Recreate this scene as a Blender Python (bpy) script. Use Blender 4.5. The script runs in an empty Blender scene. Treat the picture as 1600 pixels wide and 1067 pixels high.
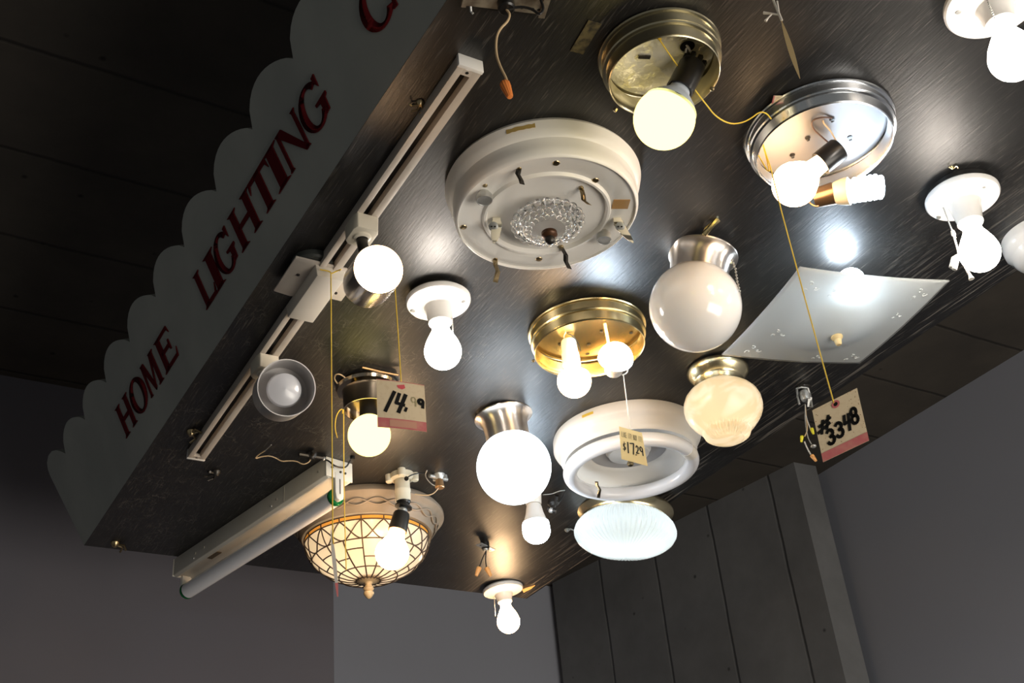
import bpy, bmesh, math, random
from mathutils import Vector, Matrix, Quaternion
random.seed(7)
C = bpy.context.scene
col = C.collection
# ------------------------------------------------------------------ camera
F_PX = 1852.2
RX = Vector((0.85893405, 0.20445231, 0.46950139))    # world axes written in picture axes (right, down, forward)
RY = Vector((-0.50437019, 0.49632473, 0.70659215))
RZ = Vector((-0.08856076, -0.84371856, 0.52942986))
CAM = Vector((0, 0, 1.6))
cd = bpy.data.cameras.new('camera'); cam = bpy.data.objects.new('camera', cd); col.objects.link(cam)
cd.sensor_width = 36; cd.lens = 36 * F_PX / 1600; cd.clip_start = .02; cd.clip_end = 60
cam.matrix_world = Matrix(((RX[0], -RX[1], -RX[2], 0), (RY[0], -RY[1], -RY[2], 0), (RZ[0], -RZ[1], -RZ[2], 1.6), (0, 0, 0, 1)))
C.camera = cam
# ------------------------------------------------------------------ world, added fill lamp, exposure
w = bpy.data.worlds.new('world'); C.world = w; w.use_nodes = True
w.node_tree.nodes['Background'].inputs[0].default_value = (.95, .97, .95, 1)
w.node_tree.nodes['Background'].inputs[1].default_value = .085
ld = bpy.data.lights.new('added_fill_light', 'AREA'); ld.shape = 'RECTANGLE'; ld.size = 2.6; ld.size_y = 1.8; ld.energy = 82; ld.color = (1, .92, .81)  # unseen area lamp, added low behind the camera to brighten the undersides
lo = bpy.data.objects.new('added_fill_light', ld); col.objects.link(lo); lo.location = (1.95, -1.7, .4)
lo.rotation_euler = (Vector((1.3, 1.5, 2.6)) - Vector((1.95, -1.7, .4))).to_track_quat('-Z', 'Y').to_euler()
C.view_settings.view_transform = 'Standard'; C.view_settings.look = 'None'
C.view_settings.exposure = 0.62; C.view_settings.gamma = 1
try: C.view_settings.use_curve_mapping = False
except Exception: pass

ZB = 2.75      # underside of the black board
X0, X1, Y1 = .538, 1.7475, 2.692
ZC = 3.6       # concrete ceiling
# ------------------------------------------------------------------ sight helpers (photo pixel -> point in the place)
def ray(u, v):
    return Vector((RX.dot((u-800, v-533.5, F_PX)), RY.dot((u-800, v-533.5, F_PX)), RZ.dot((u-800, v-533.5, F_PX))))
def on(u, v, z=ZB):
    d = ray(u, v); return CAM + d * ((z - CAM.z) / d.z)
def pic(p):
    q = p - CAM; return Vector((RX[0]*q.x+RY[0]*q.y+RZ[0]*q.z, RX[1]*q.x+RY[1]*q.y+RZ[1]*q.z, RX[2]*q.x+RY[2]*q.y+RZ[2]*q.z))
def depth(p): return pic(p).z
def near(P, u, v, a=Vector((0, 0, -1))):
    """point on the sight line closest to the line P + t a"""
    d = ray(u, v).normalized(); wv = CAM - P
    b = d.dot(a); den = 1 - b*b
    t = (b * (a.dot(wv)) - d.dot(wv)) / den
    p = CAM + d * t
    return p if p.z < ZB-.008 else on(u, v, ZB-.008)      # never above the board
def idir(x, y, z):
    """world direction from picture right, down, away"""
    v = Vector((RX.dot((x, y, z)), RY.dot((x, y, z)), RZ.dot((x, y, z)))); return v.normalized()
class Frame:
    def __init__(s, P, tgt=None, a=None):
        s.P = P
        if tgt is not None:
            Q = near(P, *tgt); s.a = (Q - P).normalized()
        else: s.a = a or Vector((0, 0, -1))
    def L(s, v):
        q = pic(s.P); k = pic(CAM + s.a); t = (v - 533.5) / F_PX
        return (q.y - t*q.z) / (t*k.z - k.y)
    def at(s, L): return s.P + s.a * L
    def r(s, hw, L): return hw * depth(s.at(L)) / F_PX
    def prof(s, rows):
        return [(s.L(v), s.r(hw, s.L(v))) for v, hw in rows]
# ------------------------------------------------------------------ materials
MATS = {}
def mat(name, color, rough=.5, metal=0, emit=None, strength=0, trans=0, ior=1.45, bump=None, vary=None, spec=.5, alpha=1, sss=0, coat=0):
    if name in MATS: return MATS[name]
    m = bpy.data.materials.new(name); m.use_nodes = True; nt = m.node_tree
    b = nt.nodes['Principled BSDF']; I = b.inputs
    I['Base Color'].default_value = (*color, 1); I['Roughness'].default_value = rough; I['Metallic'].default_value = metal
    I['Transmission Weight'].default_value = trans; I['IOR'].default_value = ior; I['Specular IOR Level'].default_value = spec
    I['Coat Weight'].default_value = coat
    if emit: I['Emission Color'].default_value = (*emit, 1); I['Emission Strength'].default_value = strength
    tc = nt.nodes.new('ShaderNodeTexCoord')
    if vary:   # (scale, amount 0..1, second colour)
        n = nt.nodes.new('ShaderNodeTexNoise'); n.inputs['Scale'].default_value = vary[0]; n.inputs['Detail'].default_value = 6
        cr = nt.nodes.new('ShaderNodeValToRGB'); cr.color_ramp.elements[0].position = .35; cr.color_ramp.elements[1].position = .35 + vary[1]
        cr.color_ramp.elements[0].color = (*vary[2], 1); cr.color_ramp.elements[1].color = (*color, 1)
        nt.links.new(tc.outputs['Object'], n.inputs['Vector']); nt.links.new(n.outputs['Fac'], cr.inputs['Fac']); nt.links.new(cr.outputs['Color'], I['Base Color'])
    if bump:
        n = nt.nodes.new('ShaderNodeTexNoise'); n.inputs['Scale'].default_value = bump[0]; n.inputs['Detail'].default_value = 5
        bn = nt.nodes.new('ShaderNodeBump'); bn.inputs['Strength'].default_value = bump[1]; bn.inputs['Distance'].default_value = bump[2] if len(bump) > 2 else .002
        nt.links.new(tc.outputs['Object'], n.inputs['Vector']); nt.links.new(n.outputs['Fac'], bn.inputs['Height']); nt.links.new(bn.outputs['Normal'], I['Normal'])
    MATS[name] = m; return m
def glow(name, color, strength):
    if name in MATS: return MATS[name]
    m = bpy.data.materials.new(name); m.use_nodes = True; nt = m.node_tree
    nt.nodes.remove(nt.nodes['Principled BSDF'])
    e = nt.nodes.new('ShaderNodeEmission'); e.inputs[0].default_value = (*color, 1); e.inputs[1].default_value = strength
    nt.links.new(e.outputs[0], nt.nodes['Material Output'].inputs[0]); MATS[name] = m; return m
def opal(name, color, tr=.6, rough=.15, gl=.04, bump=None, swirl=None):
    """milky glass: diffuse + translucent under a thin gloss"""
    if name in MATS: return MATS[name]
    m = bpy.data.materials.new(name); m.use_nodes = True; nt = m.node_tree; N = nt.nodes; N.remove(N['Principled BSDF'])
    d = N.new('ShaderNodeBsdfDiffuse'); t = N.new('ShaderNodeBsdfTranslucent'); g = N.new('ShaderNodeBsdfGlossy')
    d.inputs[0].default_value = (*color, 1); t.inputs[0].default_value = (*color, 1); g.inputs['Roughness'].default_value = rough
    m1 = N.new('ShaderNodeMixShader'); m1.inputs[0].default_value = tr; m2 = N.new('ShaderNodeMixShader'); fr = N.new('ShaderNodeFresnel'); fr.inputs[0].default_value = 1.4
    nt.links.new(d.outputs[0], m1.inputs[1]); nt.links.new(t.outputs[0], m1.inputs[2]); nt.links.new(m1.outputs[0], m2.inputs[1]); nt.links.new(g.outputs[0], m2.inputs[2])
    nt.links.new(fr.outputs[0], m2.inputs[0]); nt.links.new(m2.outputs[0], N['Material Output'].inputs[0])
    if swirl:
        n = N.new('ShaderNodeTexNoise'); n.inputs['Scale'].default_value = swirl[0]; n.inputs['Distortion'].default_value = 2.5; tc = N.new('ShaderNodeTexCoord')
        r = N.new('ShaderNodeValToRGB'); e = r.color_ramp.elements; e[0].position = .42; e[1].position = .56; e[0].color = (*swirl[1], 1); e[1].color = (*color, 1)
        nt.links.new(tc.outputs['Object'], n.inputs['Vector']); nt.links.new(n.outputs['Fac'], r.inputs[0])
        for x in (d, t): nt.links.new(r.outputs[0], x.inputs[0])
    if bump:
        n = N.new('ShaderNodeTexNoise'); n.inputs['Scale'].default_value = bump[0]; tc = N.new('ShaderNodeTexCoord'); bn = N.new('ShaderNodeBump')
        bn.inputs['Strength'].default_value = bump[1]; bn.inputs['Distance'].default_value = .002
        nt.links.new(tc.outputs['Object'], n.inputs['Vector']); nt.links.new(n.outputs['Fac'], bn.inputs['Height'])
        for x in (d, t, g): nt.links.new(bn.outputs['Normal'], x.inputs['Normal'])
    MATS[name] = m; return m

WARM, COOL, YEL = (1, .64, .34), (.72, .86, 1), (1, .80, .24)
g_warm = glow('lit_warm_bulb', WARM, 28); g_cool = glow('lit_cool_bulb', COOL, 48); g_yel = glow('lit_yellow_bulb', YEL, 2.3)
g_neut = glow('lit_neutral_bulb', (1, .90, .79), 23)
g_globe = glow('lit_opal_globe', (.86, .94, 1), 4.6)
m_white = mat('white_enamel', (.80, .79, .76), .35, vary=(9, .5, (.74, .71, .65)))
m_track = mat('white_track_paint', (.62, .56, .49), .4, vary=(14, .4, (.52, .45, .38)))
m_porc = mat('white_porcelain', (.84, .82, .78), .18, coat=.5)
m_ivory = mat('ivory_porcelain', (.76, .70, .55), .3)
m_brass = mat('polished_brass', (.95, .78, .42), .24, 1, bump=(25, .08, .001))
m_brassd = mat('aged_brass', (.42, .33, .19), .3, 1, bump=(40, .1, .001))
m_steel = mat('galvanized_steel', (.68, .69, .68), .36, .6, vary=(30, .4, (.35, .35, .33)))
m_chrome = mat('chrome', (.80, .83, .86), .2, 1, bump=(18, .1, .001))
m_nickel = mat('brushed_nickel', (.70, .62, .53), .24, 1)
m_black = mat('black_phenolic', (.012, .011, .010), .3)
m_dark = mat('dark_bronze', (.05, .045, .04), .35, .6)
m_wire = mat('black_wire', (.015, .014, .013), .4)
m_wwire = mat('white_wire', (.65, .63, .58), .4)
m_copper = mat('copper_wire', (.72, .42, .2), .3, .8)
m_tan = mat('tan_wire', (.62, .45, .26), .45)
m_orange = mat('orange_wire_nut', (.85, .26, .06), .45)
m_torange = mat('pale_orange_wire_nut', (.85, .42, .14), .45)
m_yellow = mat('yellow_wire_nut', (.85, .78, .05), .4)
m_string = mat('yellow_string', (.90, .62, .07), .7)
m_wstring = mat('white_string', (.72, .68, .60), .7)
m_card = mat('manila_card', (.80, .66, .45), .7, vary=(180, .12, (.76, .61, .40)))
m_cardy = mat('buff_card', (.72, .55, .26), .7)
m_pink = mat('pink_print', (.62, .16, .17), .7, vary=(60, .25, (.66, .26, .22)))
m_ink = mat('black_marker', (.006, .006, .006), .5)
m_glass = mat('clear_glass', (1, 1, 1), .03, 0, trans=1, ior=1.48)
m_frost = mat('frosted_bulb_glass', (.55, .56, .60), .25, coat=.6)
m_ledbody = mat('white_led_plastic', (.80, .80, .79), .4)

def opal_sss():
    m = mat('opal_globe_glass', (.90, .88, .85), .12, coat=.6); I = m.node_tree.nodes['Principled BSDF'].inputs
    I['Subsurface Weight'].default_value = 1; I['Subsurface Radius'].default_value = (1, .95, .9); I['Subsurface Scale'].default_value = .06
    return m
# board paint: black gloss with brush strokes, crackle near the left edge and scratches
def board_mat():
    m = bpy.data.materials.new('black_brushed_paint'); m.use_nodes = True; nt = m.node_tree; N = nt.nodes; K = nt.links.new
    b = N['Principled BSDF']; tc = N.new('ShaderNodeTexCoord')
    def noise(scale, sc, det=4, rot=0, dist=0):
        mp = N.new('ShaderNodeMapping'); mp.inputs['Scale'].default_value = sc; mp.inputs['Rotation'].default_value = (0, 0, rot)
        n = N.new('ShaderNodeTexNoise'); n.inputs['Scale'].default_value = scale; n.inputs['Detail'].default_value = det; n.inputs['Distortion'].default_value = dist
        K(tc.outputs['Object'], mp.inputs[0]); K(mp.outputs[0], n.inputs['Vector']); return n
    def ramp(src, a, c, ca=(0, 0, 0), cc=(1, 1, 1)):
        r = N.new('ShaderNodeValToRGB'); e = r.color_ramp.elements; e[0].position = a; e[1].position = c
        e[0].color = (*ca, 1); e[1].color = (*cc, 1); K(src, r.inputs[0]); return r.outputs[0]
    def math_(op, a, c):
        q = N.new('ShaderNodeMath'); q.operation = op
        for i, x in enumerate((a, c)):
            if isinstance(x, (int, float)): q.inputs[i].default_value = x
            else: K(x, q.inputs[i])
        return q.outputs[0]
    s1 = noise(16, (14, 1.3, 1), 5, .10, .4); s2 = noise(34, (12, .9, 1), 3, -.16, .4)
    sp = N.new('ShaderNodeSeparateXYZ'); K(tc.outputs['Object'], sp.inputs[0])
    # crackle
    vo = N.new('ShaderNodeTexVoronoi'); vo.feature = 'DISTANCE_TO_EDGE'; vo.inputs['Scale'].default_value = 55
    wn = noise(22, (1, 1, 1), 3); mx = N.new('ShaderNodeMix'); mx.data_type = 'VECTOR'; mx.inputs[0].default_value = .06
    K(tc.outputs['Object'], mx.inputs[4]); K(wn.outputs['Color'], mx.inputs[5]); K(mx.outputs[1], vo.inputs['Vector'])
    cra = ramp(vo.outputs['Distance'], .0, .035, (1, 1, 1), (0, 0, 0))
    msk = ramp(math_('ADD', sp.outputs[0], math_('MULTIPLY', noise(5, (1, 1, 1)).outputs['Fac'], .3)), -.38, -.26, (1, 1, 1), (.0, .0, .0))
    msk = math_('MULTIPLY', msk, ramp(sp.outputs[1], .40, .75))
    crn = ramp(noise(16, (1, 1, 1), 3).outputs['Fac'], .48, .62)
    crk = math_('MULTIPLY', math_('MULTIPLY', cra, msk), crn)
    # long scratches, mostly by the right edge
    sc = ramp(noise(9, (22, .5, 1), 2, .02, .15).outputs['Fac'], .585, .62)
    edge = ramp(sp.outputs[0], .34, .60)
    scr = math_('MULTIPLY', sc, math_('ADD', math_('MULTIPLY', edge, .5), .02))
    # fine brush-hair lines
    hair = ramp(noise(26, (14, .8, 1), 2, .13, .2).outputs['Fac'], .60, .68)
    hr = math_('MULTIPLY', hair, .16)
    tot = math_('ADD', math_('ADD', math_('MULTIPLY', crk, .34), scr), hr)
    cm = N.new('ShaderNodeMix'); cm.data_type = 'RGBA'; K(tot, cm.inputs[0]); cm.inputs[6].default_value = (.005, .0044, .004, 1); cm.inputs[7].default_value = (.30, .27, .23, 1)
    K(cm.outputs[2], b.inputs['Base Color'])
    K(ramp(noise(5, (1, 1, 1), 5).outputs['Fac'], .3, .75, (.39, .39, .39), (.53, .53, .53)), b.inputs['Roughness'])
    b.inputs['Specular IOR Level'].default_value = .9; b.inputs['IOR'].default_value = 1.5
    h = math_('ADD', math_('ADD', math_('MULTIPLY', s1.outputs['Fac'], 1.0), math_('MULTIPLY', s2.outputs['Fac'], .7)), math_('MULTIPLY', crk, .35))
    bn = N.new('ShaderNodeBump'); bn.inputs['Strength'].default_value = .5; bn.inputs['Distance'].default_value = .0006; K(h, bn.inputs['Height']); K(bn.outputs[0], b.inputs['Normal'])
    return m
def concrete(name, base, dark, spacing, axis, off=0):
    m = bpy.data.materials.new(name); m.use_nodes = True; nt = m.node_tree; N = nt.nodes; K = nt.links.new
    b = N['Principled BSDF']; b.inputs['Roughness'].default_value = .8; tc = N.new('ShaderNodeTexCoord')
    n = N.new('ShaderNodeTexNoise'); n.inputs['Scale'].default_value = 2.2; n.inputs['Detail'].default_value = 9; n.inputs['Roughness'].default_value = .65
    K(tc.outputs['Object'], n.inputs['Vector'])
    r = N.new('ShaderNodeValToRGB'); e = r.color_ramp.elements; e[0].position = .3; e[1].position = .7; e[0].color = (*dark, 1); e[1].color = (*base, 1); K(n.outputs['Fac'], r.inputs[0])
    # pits
    v = N.new('ShaderNodeTexVoronoi'); v.inputs['Scale'].default_value = 9; K(tc.outputs['Object'], v.inputs['Vector'])
    pr = N.new('ShaderNodeValToRGB'); e = pr.color_ramp.elements; e[0].position = .03; e[1].position = .09; e[0].color = (.25, .25, .25, 1); e[1].color = (1, 1, 1, 1); K(v.outputs['Distance'], pr.inputs[0])
    # form-board joints
    sp = N.new('ShaderNodeSeparateXYZ'); K(tc.outputs['Object'], sp.inputs[0])
    def M(op, a, c=None):
        q = N.new('ShaderNodeMath'); q.operation = op
        for i, x in enumerate((a, c)):
            if x is None: continue
            if isinstance(x, (int, float)): q.inputs[i].default_value = x
            else: K(x, q.inputs[i])
        return q.outputs[0]
    wob = M('MULTIPLY', n.outputs['Fac'], .02)
    f = M('ABSOLUTE', M('SUBTRACT', M('FRACT', M('ADD', M('MULTIPLY', M('ADD', sp.outputs[axis], wob), 1/spacing), off)), .5))
    jr = N.new('ShaderNodeValToRGB'); e = jr.color_ramp.elements; e[0].position = .475; e[1].position = .497; e[0].color = (1, 1, 1, 1); e[1].color = (.42, .42, .42, 1); K(f, jr.inputs[0])
    m1 = N.new('ShaderNodeMix'); m1.data_type = 'RGBA'; m1.blend_type = 'MULTIPLY'; m1.inputs[0].default_value = 1; K(r.outputs[0], m1.inputs[6]); K(pr.outputs[0], m1.inputs[7])
    m2 = N.new('ShaderNodeMix'); m2.data_type = 'RGBA'; m2.blend_type = 'MULTIPLY'; m2.inputs[0].default_value = 1; K(m1.outputs[2], m2.inputs[6]); K(jr.outputs[0], m2.inputs[7])
    K(m2.outputs[2], b.inputs['Base Color'])
    bn = N.new('ShaderNodeBump'); bn.inputs['Strength'].default_value = .6; bn.inputs['Distance'].default_value = .01
    K(M('ADD', M('MULTIPLY', n.outputs['Fac'], .4), jr.outputs[0]), bn.inputs['Height']); K(bn.outputs[0], b.inputs['Normal'])
    return m

# ------------------------------------------------------------------ mesh builder
class MB:
    def __init__(s): s.v = []; s.f = []; s.mi = []
    def add(s, vs, fs, mi=0):
        o = len(s.v); s.v += [Vector(p) for p in vs]; s.f += [tuple(i+o for i in f) for f in fs]; s.mi += [mi]*len(fs); return s
    def lathe(s, P, a, prof, seg=64, mi=0, rfun=None, x=None, arc=None):
        a = a.normalized(); x = (x or (Vector((1, 0, 0)) if abs(a.x) < .9 else Vector((0, 1, 0)))); x = (x - a*x.dot(a)).normalized(); y = a.cross(x)
        vs = []; fs = []; n = len(prof)
        for i, (L, r) in enumerate(prof):
            for k in range(seg):
                t = 2*math.pi*k/seg; rr = r * (rfun(t, i) if rfun else 1)
                vs.append(P + a*L + (x*math.cos(t) + y*math.sin(t))*max(rr, 1e-5))
        for i in range(n-1):
            for k in range(seg):
                k2 = (k+1) % seg; fs.append((i*seg+k, i*seg+k2, (i+1)*seg+k2, (i+1)*seg+k))
        return s.add(vs, fs, mi)
    def tube(s, pts, r, seg=8, mi=0, closed=False, cap=True, smooth=0):
        pts = [Vector(p) for p in pts]
        for _ in range(smooth):
            q = [pts[0]]
            for a, b in zip(pts, pts[1:]): q += [a.lerp(b, .25), a.lerp(b, .75)]
            q.append(pts[-1]); pts = q
            if isinstance(r, (list, tuple)):
                q = [r[0]]
                for a, b in zip(r, r[1:]): q += [a*.75+b*.25, a*.25+b*.75]
                q.append(r[-1]); r = q
        n = len(pts); vs = []; fs = []; up = None
        for i, p in enumerate(pts):
            a = pts[i-1] if (i or closed) else pts[0]; b = pts[(i+1) % n] if (i < n-1 or closed) else pts[-1]
            t = (b - a).normalized() if (b-a).length > 1e-9 else Vector((0, 0, 1))
            if up is None: up = Vector((0, 0, 1)) if abs(t.z) < .9 else Vector((1, 0, 0))
            x = (up - t*up.dot(t)); x = x.normalized() if x.length > 1e-6 else t.orthogonal().normalized(); y = t.cross(x); up = x
            rr = r[i] if isinstance(r, (list, tuple)) else r
            for k in range(seg):
                an = 2*math.pi*k/seg; vs.append(p + (x*math.cos(an)+y*math.sin(an))*rr)
        for i in range(n if closed else n-1):
            j = (i+1) % n
            for k in range(seg):
                k2 = (k+1) % seg; fs.append((i*seg+k, i*seg+k2, j*seg+k2, j*seg+k))
        if cap and not closed: fs += [tuple(range(seg))[::-1], tuple((n-1)*seg+k for k in range(seg))]
        return s.add(vs, fs, mi)
    def hull(s, bot, top, mi=0):
        """prism between two matching loops"""
        n = len(bot); fs = [tuple(range(n))[::-1], tuple(range(n, 2*n))] + [(i, (i+1) % n, n+(i+1) % n, n+i) for i in range(n)]
        return s.add(list(bot)+list(top), fs, mi)
    def box(s, c, ax, ay, az, hx, hy, hz, mi=0):
        c = Vector(c); q = [c+ax*(i*hx)+ay*(j*hy) for i, j in ((-1, -1), (1, -1), (1, 1), (-1, 1))]
        return s.hull([p-az*hz for p in q], [p+az*hz for p in q], mi)
    def sphere(s, c, r, seg=16, rings=10, mi=0, a=Vector((0, 0, 1)), sq=1):
        pr = [(-r*sq*math.cos(math.pi*i/rings), r*math.sin(math.pi*i/rings)) for i in range(rings+1)]
        return s.lathe(Vector(c), a, pr, seg, mi)
    def build(s, name, mats, parent=None, angle=38, bevel=0, label=None, kind=None):
        me = bpy.data.meshes.new(name); off = parent_loc(parent) if parent else Vector((0, 0, 0))
        me.from_pydata([tuple(v-off) for v in s.v], [], s.f)
        for m in (mats if isinstance(mats, (list, tuple)) else [mats]): me.materials.append(m)
        for p, i in zip(me.polygons, s.mi): p.material_index = i
        bm = bmesh.new(); bm.from_mesh(me); bmesh.ops.remove_doubles(bm, verts=bm.verts, dist=2e-5)
        bmesh.ops.recalc_face_normals(bm, faces=bm.faces)
        if bevel:
            ed = [e for e in bm.edges if len(e.link_faces) == 2 and e.calc_face_angle(0) > .6]
            bmesh.ops.bevel(bm, geom=ed, offset=bevel, segments=2, affect='EDGES', profile=.5)
        for f in bm.faces: f.smooth = True
        for e in bm.edges:
            if len(e.link_faces) == 2 and e.calc_face_angle(0) > math.radians(angle): e.smooth = False
        bm.to_mesh(me); bm.free()
        o = bpy.data.objects.new(name, me); col.objects.link(o)
        if parent: o.parent = parent
        if label: o['label'] = label
        if kind: o['kind'] = kind
        return o
LOC = {}
def parent_loc(p):
    v = Vector((0, 0, 0))
    while p: v += p.location; p = p.parent
    return v
def thing(name, P, label, cat, group=None):
    o = bpy.data.objects.new(name, None); o.empty_display_size = .03; col.objects.link(o); o.location = P
    o['label'] = label; o['category'] = cat
    if group: o['group'] = group
    return o
def struct(name, mb, m, **k):
    o = mb.build(name, m, **k); o['kind'] = 'structure'; return o
X, Y, Z = Vector((1, 0, 0)), Vector((0, 1, 0)), Vector((0, 0, 1)); DN = -Z

# ------------------------------------------------------------------ the room
m_wall = mat('grey_plaster_wall', (.42, .445, .52), .85, vary=(1.2, .6, (.39, .41, .475)))
m_floor = mat('dark_floor', (.06, .058, .055), .6)
con_c = concrete('ceiling_concrete', (.085, .073, .058), (.045, .039, .033), .345, 1, .06)
def wall(name, x0, x1, y0, y1, z0=0, z1=ZC, m=None):
    b = MB().box(((x0+x1)/2, (y0+y1)/2, (z0+z1)/2), X, Y, Z, (x1-x0)/2, (y1-y0)/2, (z1-z0)/2); return struct(name, b, m or m_wall)
wall('floor', -3.2, 3.6, -3.2, 5.5, -.1, 0, m_floor)
cb = MB().box((.2, 1.15, ZC+.1), X, Y, Z, 3.4, 4.35, .1)
struct('ceiling', cb, con_c)
wall('wall_far_left', -3.2, 1.49, 3.45, 3.6, m=mat('painted_shade_wall', (.155, .152, .178), .85, vary=(1.2, .6, (.14, .136, .158))))  # darker copy of the wall colour: shade on this stretch put into the paint
wall('wall_far_right', 1.49, 3.6, 4.5, 4.65)
wall('wall_recess', 1.34, 1.49, 3.6, 4.5)
wall('wall_right', 3.47, 3.62, -3.2, 4.5)
# concrete pier
pc = [Vector((3.287, 3.017, 0)), Vector((3.402, 3.012, 0)), Vector((3.42, 4.49, 0)), Vector((3.048, 4.46, 0))]
con_p = concrete('pier_concrete', (.23, .235, .24), (.145, .148, .152), .33, 1, .42)
struct('column', MB().hull([p for p in pc], [p+Z*(ZC) for p in pc]), con_p)

# ------------------------------------------------------------------ hanging display canopy
cv = thing('display_canopy', Vector((1.14, .9, ZB)), 'black painted board canopy with a pale green scalloped HOME LIGHTING sign along one side', 'display')
YN = -.75
MB().box(((X0+X1)/2, (YN+Y1)/2, ZB+.0206), X, Y, Z, (X1-X0)/2, (Y1-YN)/2, .02).build('board', board_mat(), cv)
for x, y in ((1.05, .3), (1.45, .3), (1.05, 2.0), (1.45, 2.0)):
    MB().tube([(x, y, ZB+.04), (x, y, ZC)], .008, 8).build('hanging_rod', m_dark, cv)
LEAN = math.radians(25); SU = Vector((-math.sin(LEAN), 0, math.cos(LEAN))); SN = Vector((-math.cos(LEAN), 0, -math.sin(LEAN))); SO = Vector((X0-.0002, Y1, ZB+.0012))
def sgn(s, t, h=0): return SO + Vector((0, -s, 0)) + SU*t + SN*h
def sgn_px(u, v):
    d = ray(u, v); n = SN; k = (SO-CAM).dot(n)/d.dot(n); q = CAM + d*k - SO; return -q.y, q.dot(SU)
# outline: straight bottom, slanted end, ogee scallops on top
vall = [.095+.1795*i - .0006*i*i for i in range(20)]
def vt(s): return .197 - .011*s
out = [(0, 0), (-.047, .205)]
q = (-.047, .205)
out += [(-.046, .222), (-.036, .236), (-.012, .243), (.02, .240), (.05, .228), (.075, .212)]
for a, b in zip(vall, vall[1:]):
    n = 12
    for i in range(n):
        t = i/n; hgt = .046*math.sin(math.pi*min(1, t**.75))**.75 if t > 0 else 0
        out.append((a+(b-a)*t, vt(a+(b-a)*t)+hgt))
send = vall[-1]; out += [(send, vt(send)), (send, 0)]
sb = MB()
front = [sgn(s, t, .0) for s, t in out]; back = [sgn(s, t, -.014) for s, t in out]
sb.hull(front, back)
m_sign = mat('pale_green_sign_paint', (.40, .42, .39), .6, vary=(7, .35, (.33, .35, .33)))
sg = sb.build('sign_panel', m_sign, cv)
m_red = mat('dark_red_sign_letters', (.09, .006, .008), .85, spec=.1)
# letters: strokes given as quads / rings in a unit box
def letter(ch, pa, pb):
    s0 = sgn_px(*pa)[0]; s1 = sgn_px(*pb)[0]; W = s1-s0; t0, H = .0625, .067
    mb = MB()
    def P(x, y, h): return sgn(s0 + x*W + .00*y, t0 + y*H, h)
    def poly(pts): mb.hull([P(x, y, .0005) for x, y in pts], [P(x, y, .0025) for x, y in pts])
    def stroke(x0, y0, x1, y1, w0, w1=None, ser=(1, 1)):
        w1 = w1 or w0
        poly([(x0-w0/2, y0), (x0+w0/2, y0), (x1+w1/2, y1), (x1-w1/2, y1)])
        if ser[0]: poly([(x0-w0*.95, y0), (x0+w0*.95, y0), (x0+w0*.45, y0+.07), (x0-w0*.45, y0+.07)])
        if ser[1]: poly([(x1-w1*.45, y1-.07), (x1+w1*.45, y1-.07), (x1+w1*.95, y1), (x1-w1*.95, y1)])
    def ring(cx, cy, rx, ry, tx, ty, a0=0, a1=360, n=28):
        for i in range(n):
            b0 = math.radians(a0+(a1-a0)*i/n); b1 = math.radians(a0+(a1-a0)*(i+1)/n)
            poly([(cx+rx*math.cos(b0), cy+ry*math.sin(b0)), (cx+rx*math.cos(b1), cy+ry*math.sin(b1)),
                  (cx+(rx-tx)*math.cos(b1), cy+(ry-ty)*math.sin(b1)), (cx+(rx-tx)*math.cos(b0), cy+(ry-ty)*math.sin(b0))])
    if ch == 'H': stroke(.16, 0, .16, 1, .22); stroke(.84, 0, .84, 1, .22); poly([(.2, .44), (.8, .44), (.8, .55), (.2, .55)])
    if ch == 'O': ring(.5, .5, .56, .53, .27, .09)
    if ch == 'M':
        stroke(.10, 0, .14, 1, .09); stroke(.88, 0, .86, 1, .18); poly([(.08, 1), (.28, 1), (.56, .08), (.46, 0)]); poly([(.46, 0), (.54, .1), (.84, 1), (.74, 1)])
    if ch == 'E':
        stroke(.2, 0, .2, 1, .24); poly([(.2, 0), (.95, 0), (1.02, .26), (.92, .1), (.2, .1)]); poly([(.2, 1), (.9, 1), (.95, .76), (.85, .91), (.2, .91)]); poly([(.2, .46), (.7, .46), (.72, .36), (.78, .36), (.78, .66), (.72, .66), (.7, .56), (.2, .56)])
    if ch == 'L': stroke(.26, 0, .26, 1, .26); poly([(.2, 0), (.95, 0), (1.05, .3), (.9, .1), (.2, .1)])
    if ch == 'I': stroke(.5, 0, .5, 1, .62)
    if ch == 'G':
        ring(.52, .5, .55, .53, .26, .09, 42, 325); poly([(.62, .46), (1.1, .46), (1.1, .4), (1.02, .36), (1.0, .08), (.80, .06), (.80, .38), (.62, .4)]); poly([(.86, .98), (1.0, 1.0), (.98, .68), (.9, .8)])
    if ch == 'C': ring(.52, .5, .55, .53, .27, .09, 42, 318); poly([(.86, .98), (1.0, 1.0), (.98, .66), (.9, .8)]); poly([(.84, .02), (.98, 0), (1.0, .3), (.92, .22)])
    if ch == 'T': stroke(.5, 0, .5, 1, .28, ser=(1, 0)); poly([(0, 1), (1, 1), (1.03, .72), (.92, .9), (.08, .9), (-.03, .72)])
    if ch == 'N': stroke(.12, 0, .12, 1, .10); stroke(.90, 0, .90, 1, .10); poly([(.06, 1), (.32, 1), (.94, 0), (.80, 0)])
    mb.build('letter', m_red, cv, angle=10)
for ch, a, b in (('H', (199, 684), (218, 665)), ('O', (220, 660), (239, 634)), ('M', (238, 624), (259, 598)), ('E', (262, 587), (281, 553)),
                 ('L', (325, 488), (344, 463)), ('I', (343, 462), (356, 444)), ('G', (354, 442), (376, 407)), ('H', (383, 397), (412, 351)),
                 ('T', (413, 345), (441, 306)), ('I', (440, 304), (458, 282)), ('N', (458, 277), (491, 231)), ('G', (491, 226), (522, 178)),
                 ('C', (586, 66), (624, 6))):
    letter(ch, a, b)

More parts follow.
